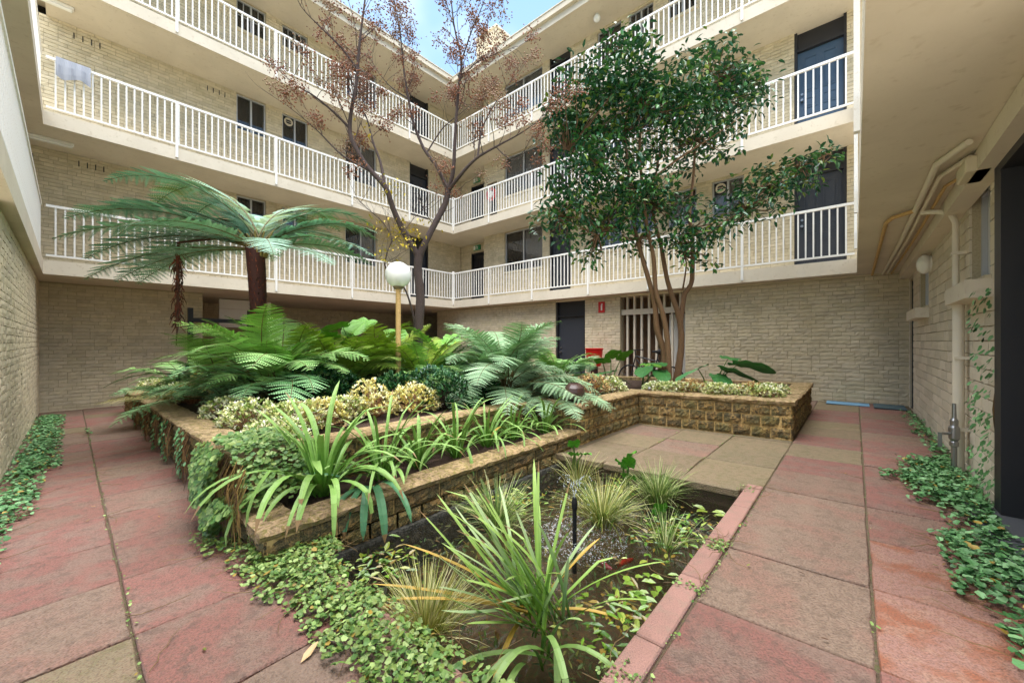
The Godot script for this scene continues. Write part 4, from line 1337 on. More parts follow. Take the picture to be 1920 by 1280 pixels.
func tuft(label: String, at: Vector3, n: int, ln: float, w: float, cols: Array, droop: float, group: String) -> void:
	var o := thing("sedge_tuft", label, "grass", at, group)
	var g := Geo.new()
	for i in n:
		var q := rf(0, 360)
		var rr := absf(rng.randfn()) * .05
		var p := dirq(q) * rr + Vector3(0, -.02, 0)
		var l := ln * rf(.6, 1.1)
		var e0 := rf(48, 88)
		var e1 := e0 - rf(.2, 1.0) * droop
		var pts := PackedVector3Array([p])
		var ws := PackedFloat32Array([w])
		for k in 5:
			pts.append(pts[-1] + dirq(q, lerpf(e0, e1, (k + .5) / 5.0)) * l / 5.0); ws.append(w * (1.0 - (k + 1) / 5.0) + .0006)
		var c: Color = cols[rng.randi() % cols.size()]
		var s := dirq(q + 90 + rf(-40, 40))
		for k in 5:
			g.quad(pts[k] - s * ws[k], pts[k] + s * ws[k], pts[k + 1] + s * ws[k + 1], pts[k + 1] - s * ws[k + 1], Vector3.UP, c * rf(.85, 1.1))
	stuff(obj("blades", g, M.leaf, o))

func ear_mesh(L: float, seed_: int, ca: Color) -> ArrayMesh:
	# heart-shaped leaf, petiole joint at the origin, tip along +x, cupped and drooping
	var g := Geo.new()
	var r := RandomNumberGenerator.new()
	r.seed = seed_
	var n := 28
	var rings := [[], [], []]
	var ph := r.randf() * 6.0
	for i in n + 1:
		var a := -PI + TAU * i / n
		var c := cos(a)
		var s := sin(a)
		var rad := L * (.40 + .3 * pow(maxf(0.0, c), 3.0) + .04 * cos(2 * a))
		if c < -.2: rad *= 1.0 - .42 * pow(absf(c), 9.0)
		for k in 3:
			var f: float = [.34, .7, 1.0][k]
			var x := c * rad * f + L * .1 * f
			var z := s * rad * f
			var y := -.34 * x * absf(x) / L + .16 * absf(z) * f - .42 * z * z / L + .012 * sin(a * 7.0 + ph) * f * f
			rings[k].append(Vector3(x, y, z))
	for i in n:
		var col := vary(ca, r, .08)
		var vein := 1.0 if i % 4 != 0 else 1.12
		g.tri(Vector3.ZERO, rings[0][i], rings[0][i + 1], Vector3.UP, col * vein)
		for k in 2: g.quad(rings[k][i], rings[k][i + 1], rings[k + 1][i + 1], rings[k + 1][i], Vector3.UP, col * vein)
	return g.mesh()
func ear_plant(label: String, at: Vector3, leaves: Array, called := "elephant_ear", cat := "plant", group := "") -> void:
	# leaves: [offset of the leaf joint, facing bearing, size, pitch, roll, colour]
	var o := thing(called, label, cat, at, group)
	var i := 0
	for l in leaves:
		i += 1
		var p: Vector3 = l[0]
		inst("leaf", ear_mesh(l[2], i * 13 + int(at.x * 100), l[5]), M.leaf, o, yaw_xf(p, l[1], 1.0, l[4], l[3]))
		var g := Geo.new()
		var b := Vector3(rf(-.04, .04), 0, rf(-.04, .04))
		g.tube(PackedVector3Array([b, b.lerp(p, .5) + Vector3(0, .06, 0), p]), PackedFloat32Array([.014, .011, .006]), 6, lin(96, 120, 60))
		obj("stalk", g, M.leaf, o)

func disc_leaf(g: Geo, p: Vector3, up: Vector3, r: float, col: Color) -> void:
	var a := up.cross(Vector3(.3, .1, .9)).normalized()
	var b := up.cross(a)
	var an := rng.randf() * TAU
	var prev := Vector3.ZERO
	for i in 7:
		var t := an + TAU * i / 6.0
		var k := r * (1.0 if i % 6 != 0 else .55)
		var q := p + a * cos(t) * k + b * sin(t) * k + up * r * .16
		if i > 0: g.tri(p, prev, q, up, col)
		prev = q
func cover(called: String, label: String, cat: String, rects: Array, n: int, r0: float, r1: float, hgt: float, cols: Array, lean := Vector3.ZERO) -> MeshInstance3D:
	# scattered round leaves; rects: [u0, u1, v0, v1, weight, half-widths fade at the rim]
	var g := Geo.new()
	var f := FastNoiseLite.new()
	f.seed = called.length() + n; f.frequency = 2.2
	var tot := 0.0
	for q in rects: tot += q[4]
	for q in rects:
		for i in int(n * q[4] / tot):
			var a := rng.randf()
			var b := rng.randf()
			var u := lerpf(q[0], q[1], a)
			var v := lerpf(q[2], q[3], b)
			var e := minf(minf(a, 1 - a) * (q[1] - q[0]), minf(b, 1 - b) * (q[3] - q[2]))
			var k := f.get_noise_2d(u, v)
			if e < .07 * (1.0 + k * 2.0) and rng.randf() < .75: continue
			if k < -.42 and e < .12: continue
			var h := hgt * (.25 + .75 * rng.randf()) * clampf(.35 + e * 5.0 + k * .6, .15, 1.0)
			var up := (Vector3.UP + Vector3(rf(-.6, .6), 0, rf(-.6, .6)) + lean).normalized()
			var c: Color = cols[rng.randi() % cols.size()]
			if rng.randf() < .03: c = lin(168, 140, 60)
			disc_leaf(g, gp(u, v, h + .006), up, lerpf(r0, r1, pow(rng.randf(), 1.6)) * (1.25 if rng.randf() < .06 else 1.0), c * rf(.7, 1.2))
		for i in int(n * q[4] / tot / 60.0):
			var p := gp(rf(q[0], q[1]), rf(q[2], q[3]), .012)
			var run := PackedVector3Array([p])
			var dr := rf(0, TAU)
			for k in 5:
				dr += rf(-.6, .6)
				run.append(run[-1] + Vector3(cos(dr), 0, sin(dr)) * .045 + Vector3(0, rf(-.004, .01), 0))
			g.tube(run, PackedFloat32Array([.002, .002, .0018, .0016, .0014, .001]), 3, lin(130, 104, 66), false)
	var o := obj(called, g, M.leaf)
	o.set_meta("label", label); o.set_meta("category", cat); stuff(o)
	return o

func bed(u: float, v: float) -> Vector3: return gp(u, v, sh(u, v) - .01)

func build_bed_plants() -> void:
	# ferns
	var green := [frond_mesh(84, 10, 0.40, .19, 22, 11, lin(98, 146, 54), lin(140, 178, 88), 31), frond_mesh(76, -30, 0.40, .19, 22, 11, lin(112, 164, 80), lin(154, 188, 118), 32), frond_mesh(58, -40, 0.30, .19, 22, 11, lin(92, 146, 86), lin(144, 182, 130), 33), frond_mesh(34, -30, 0.30, .19, 22, 11, lin(92, 146, 86), lin(144, 182, 130), 41)]
	var lime := [frond_mesh(86, 20, 0.40, .19, 22, 11, lin(126, 156, 40), lin(160, 182, 66), 34), frond_mesh(74, -20, 0.40, .19, 22, 11, lin(114, 150, 46), lin(146, 170, 70), 35), frond_mesh(55, -30, 0.30, .19, 22, 11, lin(106, 142, 54), lin(150, 170, 86), 36)]
	var silver := [frond_mesh(84, 0, 0.40, .19, 22, 11, lin(104, 146, 96), lin(148, 178, 134), 37), frond_mesh(72, -40, 0.40, .19, 22, 11, lin(116, 154, 110), lin(160, 186, 146), 38), frond_mesh(50, -50, 0.30, .19, 22, 11, lin(112, 148, 106), lin(158, 184, 144), 39), frond_mesh(28, -46, 0.30, .19, 22, 11, lin(112, 148, 106), lin(158, 184, 144), 42)]
	var dry := [frond_mesh(22, -14, .3, .16, 22, 9, lin(196, 180, 120), lin(170, 166, 100), 40)]
	var g := "ferns in the raised bed"
	fern("broad green fern in front of the tree fern trunk, spilling towards the left path", bed(1.7, 5.45), green.slice(0, 3), 78, .85, 1.6, g)
	fern("green fern just behind the shaggy trunk of the tree fern", bed(2.25, 7.3), green, 40, 1.0, 1.65, g)
	fern("green fern on the far side of the broad fern near the left path", bed(1.5, 6.6), green, 46, .8, 1.5, g)
	fern("green fern between the cream shrubs and the brick wall of the left path", bed(1.35, 8.6), green, 14, .9, 1.25, g)
	fern("yellow-green fern just left of the lamp post", bed(2.6, 5.6), lime, 54, .8, 1.45, g)
	fern("yellow-green fern behind the lamp post under the berry tree", bed(3.35, 5.7), lime, 46, .85, 1.45, g)
	fern("mid-green fern right beside the berry tree trunk", bed(3.95, 5.0), green, 42, .85, 1.45, g)
	fern("largest silvery fern, upright, behind the ball pot", bed(4.1, 3.75), silver, 64, .8, 1.6, g)
	fern("silvery fern behind the tallest silvery fern", bed(4.9, 4.3), silver, 40, .9, 1.5, g)
	fern("low silvery fern arching over the ball pot and the capping", bed(4.25, 3.0), [silver[3], silver[2]], 14, .7, .95, g)
	fern("green fern in front of the dark ground floor door", bed(5.7, 3.9), green, 30, .8, 1.3, g)
	fern("small pale fern reaching out towards the fire sign", bed(5.9, 3.5), dry + silver, 10, .8, 1.1, g)
	fern("straw-coloured dry fern pointing over the left path wall", bed(1.3, 7.9), dry, 5, 1.1, 1.35, g, 150, 215)
	fern("lime fern in the middle of the bed below the big heart leaves", bed(2.9, 6.9), lime, 36, .9, 1.5, g)
	fern("pale fern arching low over the dark shrubs left of the silvery ferns", bed(3.4, 4.2), [silver[2], green[1], green[2]], 13, .9, 1.2, g)
	fern("green fern between the lamp post and the tree fern trunk", bed(2.2, 6.0), green + lime, 40, .9, 1.55, g)
	fern("mixed green fern just right of the lamp post", bed(3.5, 4.9), green + lime, 36, .8, 1.4, g)
	# dark shrubs
	var dk := [dome_shrub(51, .42, .5, 520, .07, [lin(44, 86, 52), lin(58, 102, 60), lin(72, 116, 74), lin(54, 92, 42)], lin(60, 44, 30), 4, .5), dome_shrub(52, .45, .45, 560, .065, [lin(42, 82, 58), lin(58, 100, 70), lin(80, 120, 88)], lin(60, 44, 30), 4, .5)]
	var gd := "dark leafy shrubs in the raised bed"
	for s in [[2.0, 5.0, 1.0, "dark green leafy shrub behind the cream shrubs on the left"], [2.35, 5.05, .85, "dark leafy shrub standing to the left of the lamp post"], [2.75, 4.35, .95, "dark leafy shrub in front of the lamp post's foot, right side"], [3.2, 4.2, 1.05, "dark leafy shrub between the lamp post and the silvery ferns"], [3.0, 3.65, .85, "dark leafy shrub next to the capping behind the lily trough"], [3.6, 3.75, .8, "dark leafy shrub tucked below the silvery fern"], [1.7, 5.9, .9, "dark leafy shrub at the foot of the tree fern"], [2.4, 6.3, 1.1, "dark leafy shrub between the tree fern and the lamp"], [4.6, 4.9, 1.1, "dark leafy shrub hidden behind the silvery ferns"], [3.3, 6.6, 1.1, "dark leafy shrub at the foot of the berry tree"], [5.3, 4.6, 1.0, "dark leafy shrub near the ground floor door"], [1.5, 9.3, 1.0, "dark leafy shrub at the far end of the bed"]]:
		shrub("leafy_shrub", s[3], bed(s[0], s[1]), dk[rng.randi() % 2], s[2], M.leaf_gloss, gd)
	# red-tipped heavenly bamboo
	var rd := dome_shrub(53, .25, .3, 160, .05, [lin(150, 70, 40), lin(176, 110, 50), lin(90, 110, 50)], lin(90, 60, 40), 4, .6)
	shrub("red_tipped_shrub", "small shrub with orange-red new leaves among the dark shrubs", bed(2.3, 5.6), rd, .9, M.leaf, gd)
	# cream variegated shrubs
	var cream := []
	for i in 4: cream.append(dome_shrub(60 + i, .3, .27, 520, .04, [lin(250, 248, 226), lin(244, 240, 204), lin(230, 228, 172), lin(160, 178, 100), lin(140, 162, 84), lin(222, 226, 160)], lin(150, 112, 80), 5, .68))
	var gold := []
	for i in 2: gold.append(dome_shrub(70 + i, .28, .3, 380, .04, [lin(240, 230, 168), lin(226, 210, 130), lin(246, 240, 200), lin(190, 186, 104)], lin(160, 116, 80), 5, .7))
	var brown := dome_shrub(75, .3, .3, 280, .034, [lin(206, 172, 112), lin(186, 144, 88), lin(226, 206, 150), lin(160, 116, 72)], lin(120, 80, 54), 5, .6)
	var gc := "cream variegated shrubs"
	for s in [[1.12, 10.5, 0.99, cream[0], "white-edged shrub at the far corner of the bed beside the left path"],
			[1.15, 8.3, 1.15, cream[1], "cream shrub along the left wall beyond the broad green fern"],
			[1.2, 7.35, 1.21, gold[0], "yellowish cream shrub beside the broad green fern on the left wall"],
			[1.16, 5.2, 0.93, cream[2], "cream shrub on the left wall between the fern and the bed's front corner"],
			[1.15, 4.35, 1.05, cream[3], "cream shrub nearest the bed's front left corner"],
			[1.15, 3.65, 0.88, cream[0], "green-cream shrub spilling over the bed's front left corner"],
			[1.42, 4.15, 1.10, cream[1], "pale cream shrub behind the big strap-leaved lily"],
			[1.72, 4.1, 0.99, gold[1], "golden cream shrub right of the pale one behind the lilies"],
			[2.0, 4.2, 0.93, cream[2], "cream shrub halfway along the bed's front wall"],
			[2.25, 4.05, 1.05, gold[0], "golden straw-coloured shrub in front of the lamp post"],
			[2.6, 3.75, 1.05, gold[1], "golden straw-coloured shrub right of the lamp post"],
			[5.15, 2.95, 1.0, brown, "brown-tipped shrub behind the ball pot"],
			[5.55, 2.85, 0.93, cream[3], "cream and russet shrub at the inner corner of the bed"]]:
		shrub("variegated_shrub", s[4], bed(s[0], s[1]), s[3], s[2], M.leaf, gc)
	# low cream hedge on the right-hand arm, plant by plant
	for i in 9:
		var t := i / 8.0
		shrub("hedge_shrub", "cream shrub in the front hedge row, %s from the evergreen tree" % ["nearest", "second", "third", "fourth", "fifth", "sixth", "seventh", "eighth", "farthest"][i], bed(6.0 + .05 * sin(i * 2.0), lerpf(2.3, .88, t)), cream[i % 4] if i % 4 != 3 else brown, rf(.78, .92), M.leaf, "cream hedge on the right arm of the bed", .82)
	for i in 6:
		shrub("hedge_shrub", "cream shrub in the back hedge row, %s from the evergreen tree" % ["nearest", "second", "third", "fourth", "fifth", "farthest"][i], bed(6.32, lerpf(2.1, .9, i / 5.0)), cream[(i + 1) % 4], rf(.75, .85), M.leaf, "cream hedge on the right arm of the bed", .85)
	# heart-leaved plants
	var eg := lin(96, 150, 44)
	var ed := lin(52, 108, 48)
	ear_plant("big light green heart-leaved plant behind the lamp post", bed(3.3, 6.2), [[Vector3(-.45, 1.12, .1), 200, .55, -.2, .2, eg], [Vector3(.05, 1.2, -.1), 250, .6, -.3, -.2, eg], [Vector3(-.3, .9, .35), 215, .55, -.1, .15, eg], [Vector3(.35, 1.05, .3), 300, .5, -.2, .1, eg], [Vector3(-.7, .95, .3), 190, .5, -.1, .3, eg]], "elephant_ear", "plant", "heart-leaved plants")
	ear_plant("heart-leaved plant right of the berry tree trunk", bed(4.4, 5.4), [[Vector3(.1, 1.05, .0), 280, .42, -.2, .1, eg], [Vector3(-.3, .95, .2), 240, .4, -.3, 0, eg], [Vector3(.35, .85, .3), 320, .42, -.2, -.2, ed]], "elephant_ear", "plant", "heart-leaved plants")
	ear_plant("upright heart-leaved plant in front of the red drum", bed(6.3, 3.25), [[Vector3(-.25, .5, .0), 250, .38, .5, .1, eg], [Vector3(.05, .58, .0), 280, .36, .7, 0, eg], [Vector3(.25, .55, .1), 300, .34, .8, -.1, eg], [Vector3(-.4, .35, .2), 220, .4, .1, .2, ed]], "elephant_ear", "plant", "heart-leaved plants")
	ear_plant("dark heart-leaved plant at the foot of the evergreen tree", bed(6.6, 2.75), [[Vector3(-.2, .36, .1), 240, .42, -.1, .2, ed], [Vector3(.1, .42, .1), 280, .42, .2, 0, ed], [Vector3(-.05, .3, .3), 260, .4, -.2, -.1, ed], [Vector3(.3, .38, -.1), 330, .4, .1, .1, eg]], "elephant_ear", "plant", "heart-leaved plants")
	ear_plant("wide flat heart-leaved plant behind the low cream hedge", bed(6.9, 1.75), [[Vector3(-.2, .42, -.15), 200, .55, -.15, .35, lin(84, 140, 84)], [Vector3(.1, .4, .2), 320, .6, -.15, -.3, lin(90, 146, 92)], [Vector3(.25, .5, .35), 350, .62, -.05, -.25, lin(86, 140, 84)], [Vector3(.0, .3, .1), 270, .4, -.3, 0, ed], [Vector3(.2, .58, .2), 40, .4, .2, .2, ed]], "elephant_ear", "plant", "heart-leaved plants")
	# lilies in the low trough
	var la := lin(88, 136, 40)
	var lb := lin(146, 180, 96)
	var gl := "strap-leaved lilies in the trough"
	var spots := [[1.18, 2.83, 36, 0.74, 0.0299, "biggest strap-leaved lily clump at the trough's free end"], [1.62, 2.8, 16, 0.55, 0.0230, "strap-leaved lily beside the biggest clump in the trough"], [1.98, 2.82, 15, 0.50, 0.0218, "strap-leaved lily with drooping leaves midway along the trough"], [2.4, 2.82, 16, 0.50, 0.0207, "strap-leaved lily on the mossy middle part of the trough"], [2.85, 2.85, 21, 0.48, 0.0184, "dense lily clump beyond the mossy part of the trough"], [3.25, 2.85, 19, 0.43, 0.0184, "lily clump towards the walled end of the trough"], [3.7, 2.75, 14, 0.43, 0.0196, "lily clump at the inner corner where the trough meets the bed"]]
	for s in spots:
		var o := thing("strap_lily", s[5], "plant", gp(s[0], s[1], .13), gl)
		var cnt := int(s[2] * (1.6 if s[0] < 1.3 else 2.1))
		for i in cnt:
			var q: float = 360.0 * i / cnt + rf(-14, 14)
			var up := rng.randf() < .35
			var yl := rng.randf() < .005
			strap_leaf(o, dirq(q) * rf(.01, .06), q, s[3] * rf(.7, 1.25) * (1.0 if s[0] < 1.3 else 1.22), s[4] * rf(.45, .75), rf(72, 86) if up and not yl else rf(40, 66), rf(0, 40) if up and not yl else rf(-85, -35), lin(170, 140, 40) if yl else la, lin(190, 150, 60) if yl else lb * rf(.8, 1.15), rf(1.3, 2.2), M.leaf, rf(-25, 25))
	# long leaves hanging over the pond
	var hang := thing("strap_lily", "loose lily whose long leaves hang over the trough edge into the pond", "plant", gp(1.45, 2.66, .14), gl)
	for h in [[285, .58, .024, 50, -88], [300, .62, .026, 46, -90], [268, .5, .022, 40, -88], [255, .55, .022, 38, -80], [318, .6, .022, 50, -70], [205, .62, .022, 45, -20]]:
		strap_leaf(hang, dirq(h[0]) * .04, h[0], h[1], h[2], h[3], h[4], lin(52, 104, 60), lin(84, 134, 92), 1.0, M.leaf)

func build_pond_plants() -> void:
	var W := WATER
	var o := thing("water_iris", "tall sword-leaved iris clump rising from the pond with some yellowed leaves", "plant", P(1.53, 1.17, W))
	for i in 60:
		var q := rf(140, 240) if i % 3 != 0 else rf(0, 360)
		var k := rng.randf()
		var c1 := lin(116, 160, 46)
		var c2 := lin(172, 200, 110)
		if k < .3:
			c1 = lin(120, 156, 84); c2 = lin(186, 206, 150)
		strap_leaf(o, Vector3(rf(-.11, .11), -.04, rf(-.11, .11)), q, rf(.45, .84), rf(.008, .0135), rf(30, 80), rf(20, 62), c1, c2, 1.4, M.leaf, rf(-10, 10))
	for h in [[186, .85, 20, 8], [192, .8, 24, 0], [178, .75, 34, 16], [183, .7, 16, 6], [30, .5, 40, 20], [250, .5, 30, -40], [345, .4, 20, -20]]:
		strap_leaf(o, Vector3(rf(-.06, .06), -.02, rf(-.06, .06)), h[0], h[1], .011, h[2], h[3], lin(170, 140, 46), lin(206, 168, 76), 1.2, M.leaf)
	var o2 := thing("water_iris", "arching strap leaves in front of the tall iris clump", "plant", P(1.33, 1.0, W))
	for h in [[215, .5, 60, -70], [235, .55, 75, -60], [265, .5, 70, -75], [280, .6, 78, -80], [320, .55, 70, -60], [250, .36, 40, -20], [195, .5, 30, -25], [300, .4, 80, 20]]:
		strap_leaf(o2, Vector3(rf(-.05, .05), -.03, rf(-.05, .05)), h[0], h[1], .013, h[2], h[3], lin(88, 132, 40), lin(166, 190, 120), 1.2, M.leaf)
	var cy := [lin(168, 170, 84), lin(204, 200, 130), lin(126, 142, 56), lin(222, 216, 160), lin(150, 140, 60)]
	var gr := [lin(110, 140, 60), lin(160, 176, 100), lin(84, 116, 44), lin(196, 198, 140)]
	var gs := "sedge tufts in the pond"
	tuft("yellowed sedge tuft at the near pond edge beside the creeping leaves", P(1.07, 1.47, W), 520, .33, .0024, cy, 70, gs)
	tuft("pale sedge tuft in the pond next to the trough wall", P(2.05, 1.95, W), 320, .4, .003, gr, 80, gs)
	tuft("straw and green sedge tuft right behind the fountain", P(2.6, 1.4, W), 460, .4, .003, cy + gr, 75, gs)
	tuft("short dense sedge tuft at the pond's far edge by the terrace", P(3.28, 1.25, W), 400, .36, .003, gr, 70, gs)
	tuft("sparse sedge tuft at the pond's inner corner", P(3.15, 1.95, W), 120, .36, .0026, cy, 60, gs)
	var ag := lin(84, 150, 40)
	ear_plant("upright arrow-leaved plant at the pond's inner corner", P(3.2, 2.03, W), [[Vector3(0, .34, 0), 270, .16, .9, 0, ag], [Vector3(-.08, .28, .06), 240, .13, .7, .2, ag], [Vector3(.08, .25, .05), 300, .14, .5, -.2, ag]], "arrow_leaf", "plant", "arrow-leaved pond plants")
	ear_plant("arrow-leaved plant beside the short dense sedge", P(3.15, 1.45, W), [[Vector3(0, .28, 0), 260, .16, 1.1, 0, ag], [Vector3(.06, .33, -.04), 300, .14, .9, .1, ag], [Vector3(-.06, .2, .04), 230, .15, .8, .1, ag], [Vector3(-.1, .3, 0), 210, .12, 1.0, 0, ag]], "arrow_leaf", "plant", "arrow-leaved pond plants")
	ear_plant("single bright arrow leaf standing in open water", P(2.83, 1.07, W), [[Vector3(0, .1, 0), 270, .14, 1.2, 0, ag]], "arrow_leaf", "plant", "arrow-leaved pond plants")
	# floating pads
	var pads := thing("water_lily", "floating oval pads near the pink coping", "plant", P(2.05, .82, W + .004))
	for i in 24:
		var g := Geo.new()
		var p := Vector3(rf(-.2, .22), rf(0, .012), rf(-.12, .2))
		g.leaf(p, dirq(rf(0, 360), rf(-4, 12)), Vector3.UP, rf(.05, .085), rf(.03, .05), vary(lin(120, 150, 56), rng, .2), .03)
		obj("pad", g, M.leaf_gloss, pads)
	var pad2 := thing("water_lily", "floating pad at the pond's far corner by the coping", "plant", P(3.25, .83, W + .004))
	for i in 4:
		var g := Geo.new()
		g.leaf(Vector3(rf(-.08, .08), .004, rf(-.06, .06)), dirq(rf(0, 360), 4), Vector3.UP, .1, .065, vary(lin(130, 150, 50), rng, .2), .03)
		obj("pad", g, M.leaf_gloss, pad2)
	# submerged weed
	var wg := Geo.new()
	for i in 3000:
		var u := rf(.9, 3.45)
		var v := rf(.66, 2.34)
		if fmod(u * 1.7 + sin(v * 3.0) * .6, 1.0) < .34: continue
		var p := P(u, v, -.2 - .26 * pow(rng.randf(), 2.0))
		var d := Vector3(rf(-1, 1), rf(-.1, .5), rf(-1, 1)).normalized()
		wg.leaf(p, d, Vector3.UP, rf(.03, .075), rf(.008, .018), vary([lin(92, 116, 40), lin(64, 92, 44), lin(130, 128, 52), lin(84, 84, 38), lin(120, 88, 40)][i % 5], rng, .3), .1)
	var wo := obj("pond_weed", wg, M.leaf)
	tag(wo, "feathery dark green weed under the pond water", "weed"); stuff(wo)
	# tangled foliage lying on the water
	for c in [[2.75, .95, .3, 170, "tangle of floating leaves between the fountain and the coping"], [1.75, .85, .22, 110, "floating leaves beside the coping near the iris"], [2.45, 2.1, .25, 120, "floating leaves along the foot of the trough wall"], [1.25, 2.1, .22, 90, "green weed mat at the water's near corner by the trough"], [3.3, 1.6, .2, 90, "floating leaves at the terrace edge of the pond"]]:
		var fo := thing("floating_foliage", c[4], "water plant", P(c[0], c[1], W + .003), "floating foliage on the pond")
		var fg2 := Geo.new()
		for i in c[3]:
			var p := Vector3(rng.randfn() * c[2] * .6, rf(0, .02), rng.randfn() * c[2] * .45)
			if c[1] - p.z < .66 or c[1] - p.z > 2.36 or c[0] + p.x > 3.48: continue
			fg2.leaf(p, dirq(rf(0, 360), rf(-4, 22)), Vector3.UP, rf(.03, .085), rf(.012, .034), vary([lin(110, 144, 50), lin(84, 120, 46), lin(146, 158, 70), lin(132, 112, 48)][i % 4], rng, .25), .05)
		stuff(obj("leaves", fg2, M.leaf_gloss, fo))
	tuft("thin green rushes between the fountain and the coping", P(2.55, .92, W), 90, .3, .0024, gr, 50, gs)
	# fountain nozzle with its thin jets
	var ft := thing("pond_fountain", "small black fountain nozzle spraying thin jets in the pond", "fountain", P(2.22, 1.4, W))
	var fg := Geo.new()
	fg.lathe(Vector3(0, -.2, 0), [[.0, 0], [.014, 0], [.014, .42], [.019, .43], [.02, .47], [.012, .5], [.0, .5]], 12, lin(26, 26, 26))
	obj("nozzle", fg, M.plain, ft)
	var drops := Geo.new()
	for j in 12:
		var q := j * 30.0 + rf(-8, 8)
		var vx := rf(.25, .55)
		var vy := rf(1.3, 1.7)
		for i in 16:
			var t := rf(.0, .36)
			var p := Vector3(0, .3, 0) + dirq(q) * vx * t + Vector3.UP * (vy * t - 4.9 * t * t)
			if p.y < .01: continue
			var r := rf(.0015, .0035)
			for s in [Vector3(1, 0, 0), Vector3(-1, 0, 0)]:
				for u in [Vector3.UP, Vector3.DOWN]:
					for w in [Vector3(0, 0, 1), Vector3(0, 0, -1)]:
						drops.tri_s(p + s * r, p + u * r * 2.2, p + w * r, s, u, w, Color.WHITE)
	var dm := StandardMaterial3D.new()
	dm.albedo_color = Color(.9, .93, .95, .5); dm.transparency = BaseMaterial3D.TRANSPARENCY_ALPHA; dm.roughness = .05
	stuff(obj("jets", drops, dm, ft))
	var bub := Geo.new()
	for i in 1300:
		var rr := .34 * sqrt(rng.randf())
		var an := rf(0, TAU)
		var p := Vector3(cos(an) * rr + .08, .002, sin(an) * rr * .9)
		var r := rf(.0015, .0042)
		for s in [Vector3(1, 0, 0), Vector3(-1, 0, 0)]:
			for w in [Vector3(0, 0, 1), Vector3(0, 0, -1)]: bub.tri_s(p + s * r, p + Vector3.UP * r, p + w * r, s, Vector3.UP, w, Color.WHITE)
	stuff(obj("bubbles", bub, dm, ft))
	# fish
	for f in [[1.1, 1.93, 215.0, lin(180, 96, 34), "orange goldfish near the trough wall"], [2.42, 1.13, 40.0, lin(160, 44, 38), "red carp beside the fountain"], [2.3, 1.22, 120.0, lin(150, 66, 72), "pinkish red carp in front of the fountain"]]:
		var fo := thing("goldfish", f[4], "fish", P(f[0], f[1], W - .11), "goldfish in the pond")
		var g := Geo.new()
		var pts := PackedVector3Array()
		var rad := PackedFloat32Array()
		for i in 9:
			var t := i / 8.0
			pts.append(dirq(f[2]) * (t - .5) * .13 + dirq(f[2] + 90) * .008 * sin(t * 5.0)); rad.append(.003 + .017 * pow(sin(PI * clampf(t * .85 + .12, 0, 1)), .8))
		g.tube(pts, rad, 8, f[3])
		g.tri(pts[0], pts[0] - dirq(f[2]) * .04 + Vector3.UP * .025, pts[0] - dirq(f[2]) * .03, dirq(f[2] + 90), f[3])
		g.tri(pts[0], pts[0] - dirq(f[2]) * .04 - Vector3.UP * .025, pts[0] - dirq(f[2]) * .03, dirq(f[2] + 90), f[3])
		g.tri(pts[3] + Vector3.UP * .015, pts[6] + Vector3.UP * .015, pts[3] + Vector3.UP * .035, dirq(f[2] + 90), f[3])
		obj("body", g, M.leaf_gloss, fo)

